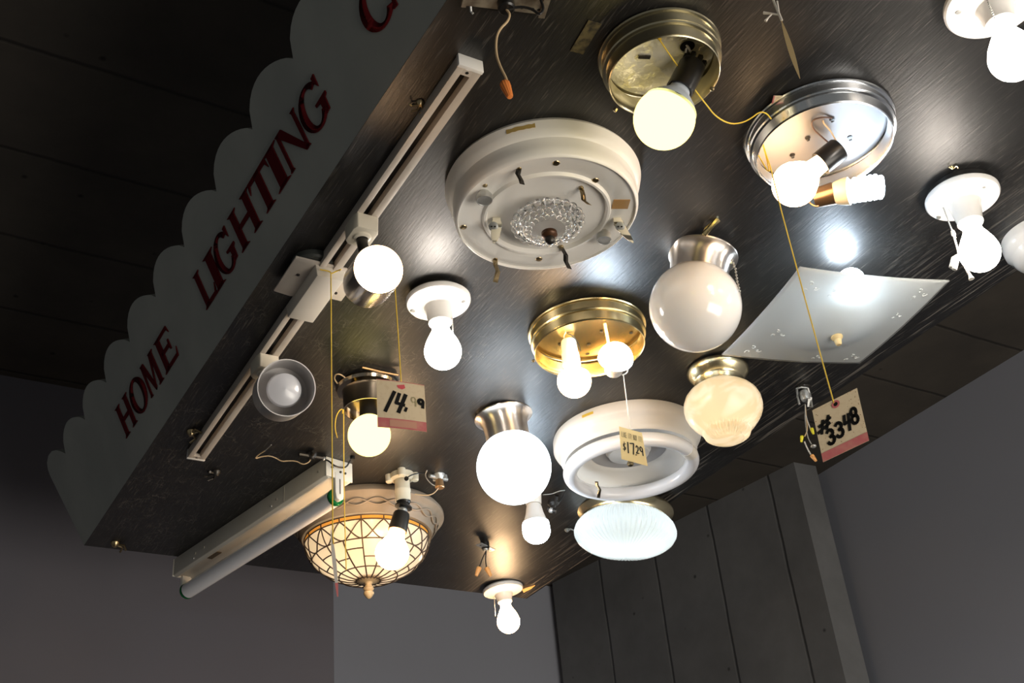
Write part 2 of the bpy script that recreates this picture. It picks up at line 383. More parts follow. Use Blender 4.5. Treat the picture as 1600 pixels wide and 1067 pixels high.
# ------------------------------------------------------------------ small parts shared by many fixtures
def a19(root, P, a, m, R=.031, Ln=.088, r0=.0135, name='bulb', body=None):
    """pear bulb whose neck leaves the socket mouth at P"""
    k = R/.031; Lc = Ln - R
    pr = [(-.004, r0*.9), (0, r0), (.006*k, r0*1.02), (.016*k, r0*1.12), (Lc*.50, .0215*k), (Lc*.68, .0265*k)]
    pr += [(Lc + R*math.sin(t), R*math.cos(t)) for t in [math.radians(d) for d in (-22, -8, 0, 10, 22, 35, 48, 60, 72, 82, 90)]]
    o = MB().lathe(P, a, pr, 40).build(name, m, root)
    return o
def base_collar(root, P, a, r=.013, L=.012, parent=None):
    pr = []
    for i in range(7): pr.append((-L + L*i/6, r if i % 2 else r*.93))
    return MB().lathe(P, a, pr, 24).build('screw_base', m_steel, parent or root)
def screw(root, P, a, r=.004, m=None, name='screw'):
    return MB().lathe(P, a, [(-.003, r*.8), (.0005, r), (.002, r*.8), (.0026, 0)], 14).build(name, m or m_steel, root)
def beads(root, pts, r=.0014, name='pull_chain', m=None, gap=.0036):
    mb = MB(); pts = [Vector(p) for p in pts]
    for a, b in zip(pts, pts[1:]):
        n = max(1, int((b-a).length/gap))
        for i in range(n): mb.sphere(a.lerp(b, i/n), r, 6, 4)
    mb.tube(pts, r*.35, 5); return mb.build(name, m or m_steel, root)
def nut(root, P, a, m, k=1.0, name='wire_nut'):
    pr = [(0, .0045*k), (.002*k, .0055*k), (.006*k, .0054*k), (.02*k, .0036*k), (.022*k, .003*k), (.0225*k, 0)]
    return MB().lathe(P, a, [(0, 0)]+pr, 24, rfun=lambda t, i: 1+.05*math.cos(12*t)).build(name, m, root)
def wire(root, pts, r, m, name='wire', smooth=2): return MB().tube(pts, r, 8, smooth=smooth).build(name, m, root)

# ------------------------------------------------------------------ porcelain lampholders
def lampholder(base, disk_v, mouth_v, bulb_px, rdisk, label, k=1, chain=None, screws=(), m=g_warm, neck=.022, tilt=True, ringr=.047, gap=.0):
    P = on(*base); t = thing('porcelain_lampholder', P, label, 'light fixture', 'white porcelain lampholders with a bare bulb')
    fr = Frame(P, bulb_px if tilt else None); a = fr.a
    Ld = fr.L(disk_v); Lm = fr.L(mouth_v)
    MB().lathe(P, DN, [(0, 0), (0, ringr), (Ld*.75, ringr*.96), (Ld*.8, 0)], 40).build('mounting_box', m_black, t)
    Q = P
    pr = [(Ld-.010, 0), (Ld-.010, rdisk*.93), (Ld-.006, rdisk), (Ld-.001, rdisk), (Ld+.002, rdisk*.96), (Ld+.004, rdisk*.8), (Ld+.006, neck*1.55), (Ld+.010, neck*1.15),
          (Lm-.006, neck*.90), (Lm-.002, neck*.92), (Lm, neck*.86), (Lm-.001, neck*.70), (Lm-.012, neck*.68), (Lm-.014, 0)]
    MB().lathe(Q, a, pr, 56).build('porcelain_body', m_porc, t)
    bl = a19(t, P + a*(Lm-.002), a, m)
    for s in screws:
        Ps = near(P, *s); d = ray(*s); kk = ((P + a*(Ld+.003)) - CAM).dot(a)/d.dot(a); Ps = CAM + d*kk
        screw(t, Ps, a, .0048)
    if chain:
        pts = []
        Pc = None
        for i, c in enumerate(chain):
            if i == 0:
                d = ray(*c); kk = ((P + a*(Ld+.004)) - CAM).dot(a)/d.dot(a); Pc = CAM + d*kk; pts.append(Pc)
            else: pts.append(near(Pc, *c))
        beads(t, pts)
    return t, fr, P, Ld
lampholder((684, 461), 473, 506, (692, 549), .0555, 'white porcelain lampholder with lit bulb just right of the white track, below the large dome', m=g_neut, screws=((645, 485), (724, 470)), chain=((706, 486), (708, 522)))
t9, fr9, P9, L9 = lampholder((1500, 296), 311, 350, (1527, 382), .058, 'white porcelain lampholder at the right with a lit bulb and a tasselled pull cord', chain=((1473, 322), (1488, 361)), m=g_neut, screws=((1466, 339), (1536, 292)), ringr=.052)
lampholder((785, 917), 923, 941, (795, 974), .0555, 'white porcelain lampholder hanging at the far corner of the black board', chain=((772, 931), (774, 963)), screws=((797, 918),))
lampholder((1545, -12), 6, 40, (1581, 82), .062, 'white porcelain lampholder with lit bulb in the upper right corner of the photo', chain=((1540, -6), (1558, 38)), m=g_neut, screws=((1497, 18), (1508, 26)), ringr=.052)
# pull cord with knotted tassel on the right lampholder
Pc = near(P9, 1488, 361); cm = m_wstring
cd_ = MB(); cd_.lathe(near(Pc, 1488, 361), DN, [(0, 0), (0, .003), (.008, .0035), (.010, .0022), (.014, .0022), (.0145, 0)], 12)
cd_.tube([near(Pc, 1490, 368), near(Pc, 1495, 385), near(Pc, 1498, 398)], .0016, 6, smooth=1)
cd_.tube([near(Pc, 1487, 418), near(Pc, 1490, 404), near(Pc, 1499, 398), near(Pc, 1506, 399), near(Pc, 1510, 412)], [.0045, .0042, .0032, .0035, .0042], 8)
cd_.tube([near(Pc, 1491, 421), near(Pc, 1495, 407), near(Pc, 1502, 400), near(Pc, 1517, 412)], [.0042, .0035, .003, .004], 8)
cd_.tube([near(Pc, 1503, 398), near(Pc, 1508, 416), near(Pc, 1514, 428)], [.003, .0025, .0022], 8, smooth=1)
cd_.lathe(near(Pc, 1514, 427), near(Pc, 1519, 438)-near(Pc, 1514, 427), [(0, .002), (.006, .0028), (.011, .0045), (.011, 0)], 12)
cd_.build('pull_cord', cm, t9)

# ------------------------------------------------------------------ large white dome fixture with glass centre
P = on(848, 288); D = thing('dome_light', P, 'large round white ceiling fixture without its shade, clear glass rosette at its centre', 'light fixture')
fr = Frame(P); rr = fr.prof([(290, 152), (302, 151), (312, 148), (317, 144.5), (326, 145), (335, 144), (338, 142)])
Lp = fr.L(338)
rr = [(0, rr[0][1]*.99), (.006, rr[0][1]*1.01), (rr[1][0]*1, rr[1][1]*1.0), (rr[2][0]-.003, rr[2][1]), (rr[2][0], rr[3][1]), (rr[3][0]+.004, rr[3][1]*.99), (rr[4][0], rr[4][1]), (rr[5][0], rr[5][1]), (Lp, rr[6][1]), (Lp+.001, rr[6][1]*.985), (Lp-.003, rr[6][1]*.98)]
R2 = fr.r(98, Lp)
rr += [(Lp-.003, R2*1.06), (Lp-.004, R2*1.04), (Lp+.001, R2*1.01), (Lp+.001, R2*.975), (Lp-.006, R2*.95), (Lp-.006, 0)]
m_dome = mat('off_white_enamel', (.88, .86, .82), .32, vary=(5, .6, (.82, .79, .73)))
MB().lathe(P, DN, [(0, 0)]+rr, 128).build('pan', m_dome, D)
def onL(fr, L, u, v): return on(u, v, fr.P.z - L)
for u, v in ((869, 254), (930, 281), (724, 354), (842, 404)): screw(D, onL(fr, Lp-.004, u, v), DN, .006, m_brassd, 'nut')
for i, (pts, mm) in enumerate(((((811, 263), (809, 272), (814, 281), (816, 288)), m_dark), (((908, 294), (911, 304), (912, 313), (921, 320)), m_brassd),
             (((877, 386), (884, 398), (884, 408), (890, 420)), m_dark), (((774, 404), (774, 414), (778, 424), (774, 441)), m_brassd))):
    A = onL(fr, Lp-.004, *pts[0]); mb = MB(); q = [near(A, *p) for p in pts]; q[0] = A
    sd = idir(1, .25, 0)*.0038; tk = idir(0, 0, 1)*.0006
    for a_, b_ in zip(q, q[1:]): mb.hull([a_-sd, a_+sd, b_+sd, b_-sd], [a_-sd+tk, a_+sd+tk, b_+sd+tk, b_-sd+tk])
    mb.build('spring_clip', mm, D)
    screw(D, A, DN, .004, m_brassd)
for u, v in ((757, 308), (944, 370)):
    A = onL(fr, Lp-.004, u-1, v-8); B = near(A, u, v+6); a_ = (B-A).normalized(); L = (B-A).length
    so = MB().lathe(A, a_, [(0, 0), (0, .008), (L*.35, .0085), (L*.4, .0115), (L*.8, .012), (L, .0115), (L, .0105), (L*.97, .010), (L*.97, .0)], 32).build('starter_socket', m_steel, D, label='ribbed silver lamp starter')
    screw(D, onL(fr, Lp-.004, u-1+(2 if u < 800 else -1), v-19), DN, .004, m_brassd)
for (u, v), flip in (((774, 352), 1), ((966, 352), -1)):
    A = onL(fr, Lp-.004, u, v-10); dn = DN; sx = idir(1, 0, 0)
    mb = MB(); n = 15; prev = None
    for i in range(n):
        t = i/(n-1); c = A + dn*(t*.048-.002) + sx*(((-.008 if flip > 0 else .018)*t**1.6) + flip*.002)
        wv = .0130*min(1, (t+.12)**.45)*(1-t)**.62+.0008; tv = .0055*(1-t)+.001
        lp = [c - sx*wv - idir(0, 0, 1)*tv, c + sx*wv - idir(0, 0, 1)*tv, c + sx*wv + idir(0, 0, 1)*tv, c - sx*wv + idir(0, 0, 1)*tv]
        if prev: mb.hull(prev, lp)
        prev = lp
    h = mb.build('lamp_end_socket', m_ivory, D, bevel=.0012, label='ivory horn-shaped lamp socket')
    S = near(A, u-3*flip, v+2); f = (CAM-S).normalized()
    MB().lathe(S, f, [(.000, 0), (.0, .0075), (.007, .007), (.0085, .0)], 24).build('contact_face', m_steel, D)
    for dx in (-.0025, .0025): MB().sphere(S+f*.0088+sx*dx, .0014, 8, 6).build('contact_hole', m_black, D)
# glass rosette
G = MB(); Rg = fr.r(55, Lp)
pr = [(Lp-.006, Rg*.55), (Lp+.008, Rg*.93), (Lp+.012, Rg*.97), (Lp+.018, Rg*.90), (Lp+.020, Rg*.72), (Lp+.026, Rg*.52), (Lp+.026, Rg*.40), (Lp+.033, Rg*.2), (Lp+.034, 0)]
G.lathe(P, DN, pr, 120, rfun=lambda t, i: 1 + (.02*math.cos(40*t) if i >= 5 else 0))
for n, rad, s, dz in ((22, .93, .0072, .012), (22, .73, .0058, .019), (20, .56, .0045, .024)):
    for k in range(n):
        an = 2*math.pi*(k+.5*(n == 22))/n; G.sphere(P+DN*(Lp+dz)+Vector((math.cos(an), math.sin(an), 0))*Rg*rad, s, 12, 8)
gl = G.build('glass_rosette', m_glass, D, angle=60)
MB().lathe(P, DN, [(Lp+.03, 0), (Lp+.03, Rg*.22), (Lp+.036, Rg*.23), (Lp+.039, Rg*.18), (Lp+.041, Rg*.10)], 32).build('rosette_cap', mat('brown_cap', (.09, .04, .018), .35, .4), D)
MB().sphere(P+DN*(Lp+.044), .008, 16, 10).build('finial_knob', m_dark, D)
tv = (on(980, 319)-on(960, 319)).normalized(); MB().box(onL(fr, Lp-.0025, 970, 319), tv, Vector((-tv.y, tv.x, 0)), Z, .0125, .0105, .0006).build('tape_patch', mat('brown_tape', (.42, .24, .09), .5), D)
A_ = near(P, 813, 214)
sd = P + (Vector((A_.x, A_.y, 0))-Vector((P.x, P.y, 0)))
def side_patch(root, fr, R, Lc, hw, hh, u, m, name, wob=0, n=10):
    """label stuck on a round wall; angle found from picture column u"""
    best = min(range(720), key=lambda k: (lambda q: abs(pic(q).x/pic(q).z*F_PX+800-u) + (100 if depth(q) > depth(fr.at(Lc)) + 9 else 0) + (0 if (q-fr.P).dot(fr.P-CAM) < 0 or True else 1e3) + (1e3 if (Vector((q.x-fr.P.x, q.y-fr.P.y, 0))).dot(Vector((fr.P.x, fr.P.y, 0))) > 0 else 0))(fr.at(Lc)+Vector((math.cos(k*math.pi/360), math.sin(k*math.pi/360), 0))*R))
    a0 = best*math.pi/360; mb = MB(); da = hw/R
    def pt(i, e, rr_): 
        an = a0 + da*(2*i/n-1); z = Lc + e*hh*(1-wob*random.random()); return fr.at(z) + Vector((math.cos(an), math.sin(an), 0))*rr_
    lo = [pt(i, 1, R+.0004) for i in range(n+1)]; hi = [pt(i, -1, R+.0004) for i in range(n+1)]
    mb.add(lo+hi, [(i, i+1, n+2+i, n+1+i) for i in range(n)]); return mb.build(name, m, root)
side_patch(D, fr, rr[2][1]*1.012, fr.L(299), .021, .0045, 813, mat('gold_label', (.55, .38, .12), .4), 'label_patch', .4)

# ------------------------------------------------------------------ round pans (brass / chrome) without shades
def pan(name, base, rows, label, m, m_in, cat='light fixture', inner=None):
    P = on(*base); t = thing(name, P, label, cat); fr = Frame(P); q = fr.prof(rows)
    q[0] = (0.0, q[0][1]); Lr = q[-1][0]; Rr = q[-1][1]
    R0 = q[0][1]; h = Lr*.46
    q = [(0, R0*.985), (.0008, R0), (.003, R0+.0012), (.0052, R0+.0002), (.0062, R0-.0028), (h, R0-.0045), (h+.0006, R0-.0026), (h+.0026, R0-.0018), (h+.0046, R0-.0030), (h+.0056, max(Rr+.001, R0-.0065)), (Lr-.003, Rr-.0012), (Lr-.001, Rr), (Lr, Rr)]
    pr = [(0, 0)] + q + [(Lr+.001, Rr-.0012), (Lr-.001, Rr-.003), (Lr*.7, Rr-.004), (Lr*.35, Rr-.004)]
    MB().lathe(P, DN, pr, 128).build('pan', m, t)
    MB().lathe(P, DN, [(.0055, Rr-.002), (.0055, Rr*.97), (.004, Rr*.93), (.004, 0)], 96).build('back_plate', m_in, t)
    return t, fr, P, Lr, Rr
def socket_and_bulb(t, A, mouth, tip_dir, r=.0175, m=m_black, L=None, bulb='a', bm=None, ends=None):
    pass
def foil_mat():
    m = mat('crinkled_foil', (.97, .92, .76), .3, .45); nt = m.node_tree; N = nt.nodes
    tc = [n for n in N if n.type == 'TEX_COORD'][0]
    v = N.new('ShaderNodeTexVoronoi'); v.inputs['Scale'].default_value = 28; n = N.new('ShaderNodeTexNoise'); n.inputs['Scale'].default_value = 18; n.inputs['Detail'].default_value = 6
    mx = N.new('ShaderNodeMix'); mx.data_type = 'VECTOR'; mx.inputs[0].default_value = .08
    nt.links.new(tc.outputs['Object'], n.inputs['Vector']); nt.links.new(tc.outputs['Object'], mx.inputs[4]); nt.links.new(n.outputs['Color'], mx.inputs[5]); nt.links.new(mx.outputs[1], v.inputs['Vector'])
    ad = N.new('ShaderNodeMath'); ad.operation = 'ADD'; nt.links.new(v.outputs['Distance'], ad.inputs[0]); nt.links.new(n.outputs['Fac'], ad.inputs[1])
    b = N.new('ShaderNodeBump'); b.inputs['Strength'].default_value = .8; b.inputs['Distance'].default_value = .006; nt.links.new(ad.outputs[0], b.inputs['Height']); nt.links.new(b.outputs[0], N['Principled BSDF'].inputs['Normal'])
    return m
def oriented(t, A, B, prof, m, name, seg=40):
    """lathe whose axis runs from A to B; profile given as (fraction of AB, radius)"""
    a = (B-A); L = a.length; return MB().lathe(A, a.normalized(), [(f*L, r) for f, r in prof], seg).build(name, m, t)
def globe_prof(R, r0, L):
    """round bulb profile with a neck radius r0; length L in all"""
    c = L-R; t0 = math.asin(min(.95, r0*1.15/R)); pts = [(-.003, r0*.9), (0, r0), ((c-R*math.cos(t0))*.5, r0)]
    n = 18
    for i in range(n+1):
        t = t0 + (math.pi-t0)*i/n; pts.append((c-R*math.cos(t), R*math.sin(t)))
    return pts

# upper brass pan
t, fr, P, Lr, Rr = pan('brass_pan_light', (1030, 84), [(84, 95.5), (89, 97), (93, 96), (100, 90), (103, 92), (106, 91), (118, 86), (121, 88)],
                       'round antique brass ceiling pan lined with crinkled foil, holding a tilted yellow-lit globe bulb', mat('antique_brass', (.55, .50, .34), .28, 1), foil_mat())
Am = near(P, 1084, 98); Am = Am + idir(0, 0, 1)*.0; Bm = near(P, 1066, 140); Bc = near(P, 1038, 185)
a_ = (Bm-Am).normalized(); a_ = (Bc-Am).normalized() + idir(0, 0, -.0)
S0 = onL(fr, .02, 1083, 100); S1 = near(S0, 1062, 141); Bc = near(S1, 1038, 186); ax = (Bc-S0).normalized(); S1 = S0 + ax*(S1-S0).length
soc = MB().lathe(S0, ax, [(0, 0), (0, .0165), (.004, .018), ((S1-S0).length, .0185), ((S1-S0).length, .0165), ((S1-S0).length-.01, .016)], 32).build('socket', m_black, t, label='black phenolic lamp socket')
mb = MB()
for k in range(8):
    an = 2*math.pi*k/8; e = (ax.orthogonal().normalized()); e2 = ax.cross(e); mb.box(S0-ax*.003+(e*math.cos(an)+e2*math.sin(an))*.0135, e, e2, ax, .0028, .0028, .005)
mb.build('socket_teeth', m_black, soc)
Lb = (Bc-S1).length; Rb = .0405
S1m = S1
MB().lathe(S1, ax, [(-.004, .014), (0, .0145), (.006, .0165), (.014, .024), (.022, .031), (.030, .0365)], 40).build('bulb_neck', mat('bluish_bulb_base', (.60, .66, .72), .35), t)
pr = [(Lb - Rb*math.cos(q), Rb*math.sin(q)) for q in [math.radians(66+114*i/16) for i in range(17)]]
MB().lathe(S1, ax, pr, 48).build('bulb', g_yel, t)
MB().lathe(onL(fr, .006, 1074, 72), DN, [(0, 0), (0.0005, .010), (.001, 0)], 24).build('wire_hole', m_black, t)
wire(t, [onL(fr, .006, 1072, 70), near(S0, 1076, 74), near(S0, 1080, 85), S0+ax*-.002], .0016, m_wwire)
wire(t, [onL(fr, .006, 1073, 74), near(S0, 1071, 82), near(S0, 1075, 92), S0+ax*-.002], .0016, m_wwire)
MB().box(onL(fr, .007, 1007, 89), Vector((1, -.4, 0)).normalized(), Vector((.4, 1, 0)).normalized(), Z, .008, .0028, .001).build('slot_plate', m_dark, t)
for u, v in ((961, 172), (1113, 139)): screw(t, near(P, u, v), idir(-.6, .8, 0) if u < 1000 else idir(1, .3, 0), .003, m_brassd, 'thumb_screw')
MB().tube([near(P, 1026, 52), near(P, 1028, 58), near(P, 1032, 62)], .0022, 6).build('string_knot', m_string, t)
rim_up = near(P, 1028, 58)

# chrome pan
t7, fr7, P7, L7, R7 = pan('chrome_pan_light', (1280, 205), [(205, 116), (209, 117), (213, 116), (218, 112), (221, 112.5), (226, 108), (231, 106), (234, 107)],
                       'round chrome ceiling pan with one lit warm bulb and one lit spiral fluorescent bulb', m_chrome, mat('zinc_back_plate', (.24, .24, .25), .42, .5))
S0 = onL(fr7, .03, 1312, 232); Bc = near(S0, 1240, 289); ax = (Bc-S0).normalized(); Ls = .036
MB().lathe(S0, ax, [(0, 0), (0, .0165), (.003, .0185), (Ls, .0185), (Ls, .0165), (Ls-.008, .016)], 32).build('socket', m_black, t7, label='dark metal lamp socket')
Lb = (Bc-S0).length - Ls
a19(t7, S0+ax*(Ls-.002), ax, glow('lit_soft_warm_bulb', WARM, 14), R=.0335, Ln=Lb+.0335)
wire(t7, [onL(fr7, .005, 1300, 184), near(S0, 1284, 183), near(S0, 1268, 188), near(S0, 1269, 200), near(S0, 1284, 214), S0+ax*.004], .0013, mat('brown_wire', (.10, .055, .04), .5))
wire(t7, [onL(fr7, .005, 1286, 188), near(S0, 1287, 193), near(S0, 1297, 203), near(S0, 1306, 219), S0], .0012, m_tan)
for u, v in ((1262, 215), (1238, 242), (1328, 215), (1300, 186)):
    MB().lathe(onL(fr7, .0045, u, v), DN, [(0, 0), (.0006, .0042), (.0012, 0)], 16).sphere(onL(fr7, .005, u+1, v+4), .0026, 10, 6, sq=.3).build('keyhole', m_black, t7)
A = onL(fr7, .045, 1272, 310); B = near(A, 1303, 302); Cc = near(A, 1320, 300); E_ = near(A, 1383, 290)
MB().lathe(A, (B-A).normalized(), [(0, 0), (0, .015), ((B-A).length, .0175), ((B-A).length, .0)], 32).build('socket', mat('bronze_socket', (.22, .14, .08), .3, .8), t7, label='bronze coloured lamp socket')
ax = (E_-B).normalized(); Lt = (E_-B).length
MB().lathe(B, ax, [(0, .016), (.004, .018), (Lt*.22, .0215), (Lt*.30, .0215), (Lt*.34, .017), (Lt*.34, 0)], 40).build('ballast_base', mat('cream_plastic', (.78, .70, .52), .4), t7)
mb = MB(); e1 = ax.orthogonal().normalized(); e2 = ax.cross(e1); pts = []
n = 110; turns = 6
for i in range(n+1):
    f = i/n; an = 2*math.pi*turns*f; rr_ = .0155*(1 if f < .93 else 1-(f-.93)*9); pts.append(B + ax*(Lt*(.36+.60*f)) + (e1*math.cos(an)+e2*math.sin(an))*rr_)
mb.tube(pts, .0042, 8); mb.lathe(B, ax, [(Lt*.34, .011), (Lt*.9, .011), (Lt*.95, 0)], 16)
mb.build('spiral_tube', glow('lit_spiral_tube', COOL, 18), t7)
wire(t7, [near(A, 1262, 308), near(A, 1264, 316), near(A, 1272, 322), near(A, 1279, 322)], .0012, m_copper)
MB().tube([near(A, 1280, 287), A], .003, 8).build('socket_arm', m_chrome, t7)

# lower brass pan with two bulbs
t, fr, P, Lr, Rr = pan('brass_pan_light', (917, 515), [(515, 92), (519, 93), (523, 91), (528, 88.5), (531, 90), (535, 88), (543, 86), (546, 87)],
                       'round polished brass ceiling pan with two bare lit bulbs, one warm and one cool white', m_brass, m_brass)
S0 = onL(fr, .012, 888, 533); ax = (near(S0, 897, 594)-S0).normalized(); L1 = (near(S0, 896, 570)-S0).length
MB().lathe(S0, ax, [(0, 0), (0, .013), (.004, .0145), (L1*.55, .015), (L1*.56, .0165), (L1*.62, .016), (L1*.68, .0168), (L1*.74, .016), (L1*.80, .0168), (L1, .0165), (L1, 0)], 32).build('socket', m_porc, t, label='white porcelain lamp socket')
a19(t, S0+ax*(L1-.002), ax, g_warm, R=.0305, Ln=(near(S0, 898, 597)-S0).length-L1+.0305)
wire(t, [onL(fr, .005, 884, 519), near(S0, 880, 527), near(S0, 888, 533)], .0012, m_wwire)
wire(t, [onL(fr, .005, 886, 521), near(S0, 895, 524), near(S0, 903, 535), near(S0, 907, 548)], .0010, m_wire)
S0 = near(P, 958, 582); S0 = near(onL(fr, .085, 962, 575), 958, 582); ax = idir(.06, -.62, -.55)
MB().lathe(S0, ax, [(0, 0), (0, .014), (.004, .0165), (.014, .017), (.018, .020), (.024, .026), (.03, .029)], 36).build('led_base', m_porc, t)
MB().lathe(S0, ax, [(.030-.0, .029)] + [(.032+.031*math.sin(q), .031*math.cos(q)) for q in [math.radians(a) for a in range(0, 91, 9)]], 40).build('bulb', g_cool, t)
wire(t, [near(S0, 975, 570), near(S0, 981, 575), near(S0, 980, 583), near(S0, 972, 586)], .0013, m_wwire, 'hook')
MB().tube([near(P, 945, 505), near(S0, 955, 560), S0], .003, 6).build('socket_arm', m_brass, t)
for u, v in ((940, 518), (920, 538), (986, 520), (875, 538), (918, 553)): MB().lathe(onL(fr, .0048, u, v), DN, [(0, 0), (.0004, .0036), (.0008, 0)], 14).build('keyhole', m_dark, t)
screw(t, near(P, 833, 564), idir(-1, .4, 0), .003, m_brassd, 'thumb_screw')
hook17 = near(S0, 974, 585)

# ------------------------------------------------------------------ globe lights
def flange_fixture(name, base, tgt, rows, label, m, seg=96):
    P = on(*base, ZB-.0045); t = thing(name, P, label, 'light fixture'); fr = Frame(P, tgt); q = fr.prof(rows); q[0] = (0, q[0][1])
    MB().lathe(P, fr.a, [(0, 0)]+q+[(q[-1][0]-.002, q[-1][1]*.97), (q[-1][0]-.012, q[-1][1]*.95)], seg).build('canopy', m, t)
    return t, fr, P
def sphere_on(t, fr, px, hw, neck, m, name='globe'):
    Q = near(fr.P, *px, fr.a); R = hw*depth(Q)/F_PX; n = 30; t0 = math.asin(neck/R)
    MB().lathe(Q, fr.a, [(-R*math.cos(t0)-.006, neck)]+[(-R*math.cos(a), R*math.sin(a)) for a in [t0+(math.pi-t0)*i/n for i in range(n+1)]], 72).build(name, m, t); return Q, R
def brushed(name, c, rough, an):
    m = mat(name, c, rough, 1); b = m.node_tree.nodes['Principled BSDF']; b.inputs['Anisotropic'].default_value = an; b.inputs['Anisotropic Rotation'].default_value = .25
    tn = m.node_tree.nodes.new('ShaderNodeTangent'); tn.direction_type = 'RADIAL'; tn.axis = 'Z'; m.node_tree.links.new(tn.outputs[0], b.inputs['Tangent']); return m
m_nick = brushed('brushed_nickel_canopy', (.80, .73, .66), .32, .85)
# lit opal globe
tA, frA, PA = flange_fixture('globe_light', (787, 652), (803, 730), [(650, 44), (651, 46), (652.5, 45.6), (654.5, 41), (658, 37.5), (664, 35), (676, 34.2), (690, 34.5)], 'opal globe light with brushed nickel neck, brightly lit white, left of the two opal globes', m_nick)
sphere_on(tA, frA, (803, 730), 58.5, .036, g_globe)
screw(tA, near(PA, 798, 663), idir(0, 0, -1), .004, m_nickel, 'set_screw')
# unlit opal globe
tB, frB, PB = flange_fixture('globe_light', (1096, 398), (1086, 480), [(398, 55.5), (399, 57), (401, 56.8), (403, 53), (407, 49.5), (413, 47), (426, 45.5), (440, 45.5)], 'large unlit milky opal globe light with nickel neck and a bead pull chain', m_nick)
Q, R = sphere_on(tB, frB, (1086.5, 479), 72, .045, opal_sss())
K0 = near(PB, 1132, 409); K1 = near(K0, 1143, 408)
MB().lathe(K0, (K1-K0).normalized() + idir(0, 0, -.6), [(0, 0), (0, .005), (.008, .0055), (.009, .004), (.013, .004), (.014, 0)], 20).build('chain_outlet', m_brass, tB)
q = near(PB, 1144, 407) + idir(0, 0, -1)*.035
beads(tB, [near(q, 1144, 407), near(q, 1149, 420), near(q, 1152, 440), near(q, 1157, 460)], .0022, gap=.0052)
screw(tB, near(PB, 1095, 397) + idir(0, 0, -1)*.04, idir(0, 0, -1), .004, m_nickel, 'set_screw')
MB().tube([on(1121, 343), near(on(1118, 346), 1113, 352), near(on(1110, 352), 1100, 366)], [.006, .004, .005], 8).build('crossbar', m_brass, tB)
MB().tube([on(1121, 343), near(on(1118, 346), 1103, 356), near(on(1101, 360), 1099, 366)], .0025, 8).build('crossbar_screw', m_brassd, tB)

# brass schoolhouse (jelly jar) light
m_brc = mat('polished_brass_canopy', (.92, .80, .50), .25, 1)
tC, frC, PC = flange_fixture('schoolhouse_light', (1121, 578), (1130, 636), [(578, 47), (580, 48), (583, 48), (587, 45), (592, 40), (594, 37.5), (595, 38.5), (597, 37), (604, 36)], 'small brass ceiling light with a stepped frosted schoolhouse glass, lit warm', m_brc)
rows = frC.prof([(600, 33), (604, 34), (608, 43), (613, 50), (620, 56.5), (629, 60.5), (637, 61.5), (645, 60.5), (653, 57), (661, 51), (668, 44), (672, 38.5), (674, 36), (677, 34.5), (681, 33), (684, 29), (687, 25), (689, 21), (690.5, 13), (691.5, 0)])
m_school = opal('frosted_cream_glass', (.97, .93, .83), .72, .3, bump=(30, .25), swirl=(9, (.86, .78, .60)))
def ribs(t, i): return 1 + (.07*math.cos(44*t) if 12 <= i <= 15 else 0)
MB().lathe(PC, frC.a, rows, 176, rfun=ribs).build('glass_shade', m_school, tC)
screw(tC, near(PC, 1118, 590) + idir(0, 0, -1)*.03, idir(0, 0, -1), .005, m_brc, 'set_screw')
MB().sphere(near(PC, 1131, 642), .024, 20, 12).build('bulb', glow('inner_warm_bulb', (1, .80, .56), 4.6), tC)

# brass light with ribbed mushroom glass
tD, frD, PD = flange_fixture('mushroom_light', (977, 796), (977, 838), [(796, 73), (799, 75), (802, 75), (805, 71), (808, 68), (810, 66.5), (812, 66)], 'brass ceiling light with a wide ribbed white mushroom glass, lit cool white', m_brc)
rows = frD.prof([(809, 61), (812, 64), (817, 70), (824, 75.5), (832, 78), (838, 77.5), (845, 73.5), (851, 66), (856, 56), (860, 43), (863, 28), (864.5, 12), (865, 0)])
m_rib = opal('ribbed_white_glass', (.90, .95, .97), .8, .1)
MB().lathe(PD, frD.a, rows, 360, rfun=lambda t, i: 1 + (.028*math.cos(60*t) if i >= 2 else 0)).build('ribbed_glass', m_rib, tD, angle=70)
for dx in (-1, 1): MB().sphere(near(PD, 977+dx*26, 836), .024, 20, 12).build('bulb', glow('inner_cool_bulb', (.86, .95, 1), 5), tD)

# right-edge white drum, partly in the frame
P = on(1626, 368); t = thing('drum_light', P, 'white round fixture cut off by the right edge of the photo', 'light fixture'); fr = Frame(P)
q = fr.prof([(370, 60), (378, 61), (386, 60), (391, 54), (393, 53), (399, 51), (405, 45), (409, 32), (410, 0)])
MB().lathe(P, DN, [(0, 0), (0, q[0][1])]+q[1:], 72).build('glass_shade', opal('white_drum_glass', (.82, .82, .80), .3, .1), t)

# ------------------------------------------------------------------ small canopy with yellow globe bulb
P = on(574, 602); t = thing('canopy_light', P, 'small shiny ceiling canopy with a bare yellowish round bulb behind the 14.99 tag', 'light fixture'); fr = Frame(P, (577, 680))
q = fr.prof([(604, 48), (607, 49), (611, 47), (613, 40), (617, 38.5), (638, 38.5), (641, 39)])
MB().lathe(P, DN, [(0, .0), (0, .03), (fr.L(604), .035)], 32).build('mounting_box', m_black, t)
MB().lathe(P, fr.a, q+[(q[-1][0], q[-1][1]*.95), (q[-1][0]-.02, q[-1][1]*.93), (q[-1][0]-.022, 0)], 72).build('canopy', mat('mirror_canopy', (.48, .40, .30), .14, 1, bump=(60, .12, .001)), t)
Lm = fr.L(652)
MB().lathe(P, fr.a, [(q[-1][0]-.03, 0), (q[-1][0]-.03, .0165), (Lm, .0165), (Lm, 0)], 28).build('socket', m_black, t)
Qc = near(P, 577.5, 680); R = 33.5*depth(Qc)/F_PX; a_ = (Qc-P).normalized(); Lc = (Qc-P).length
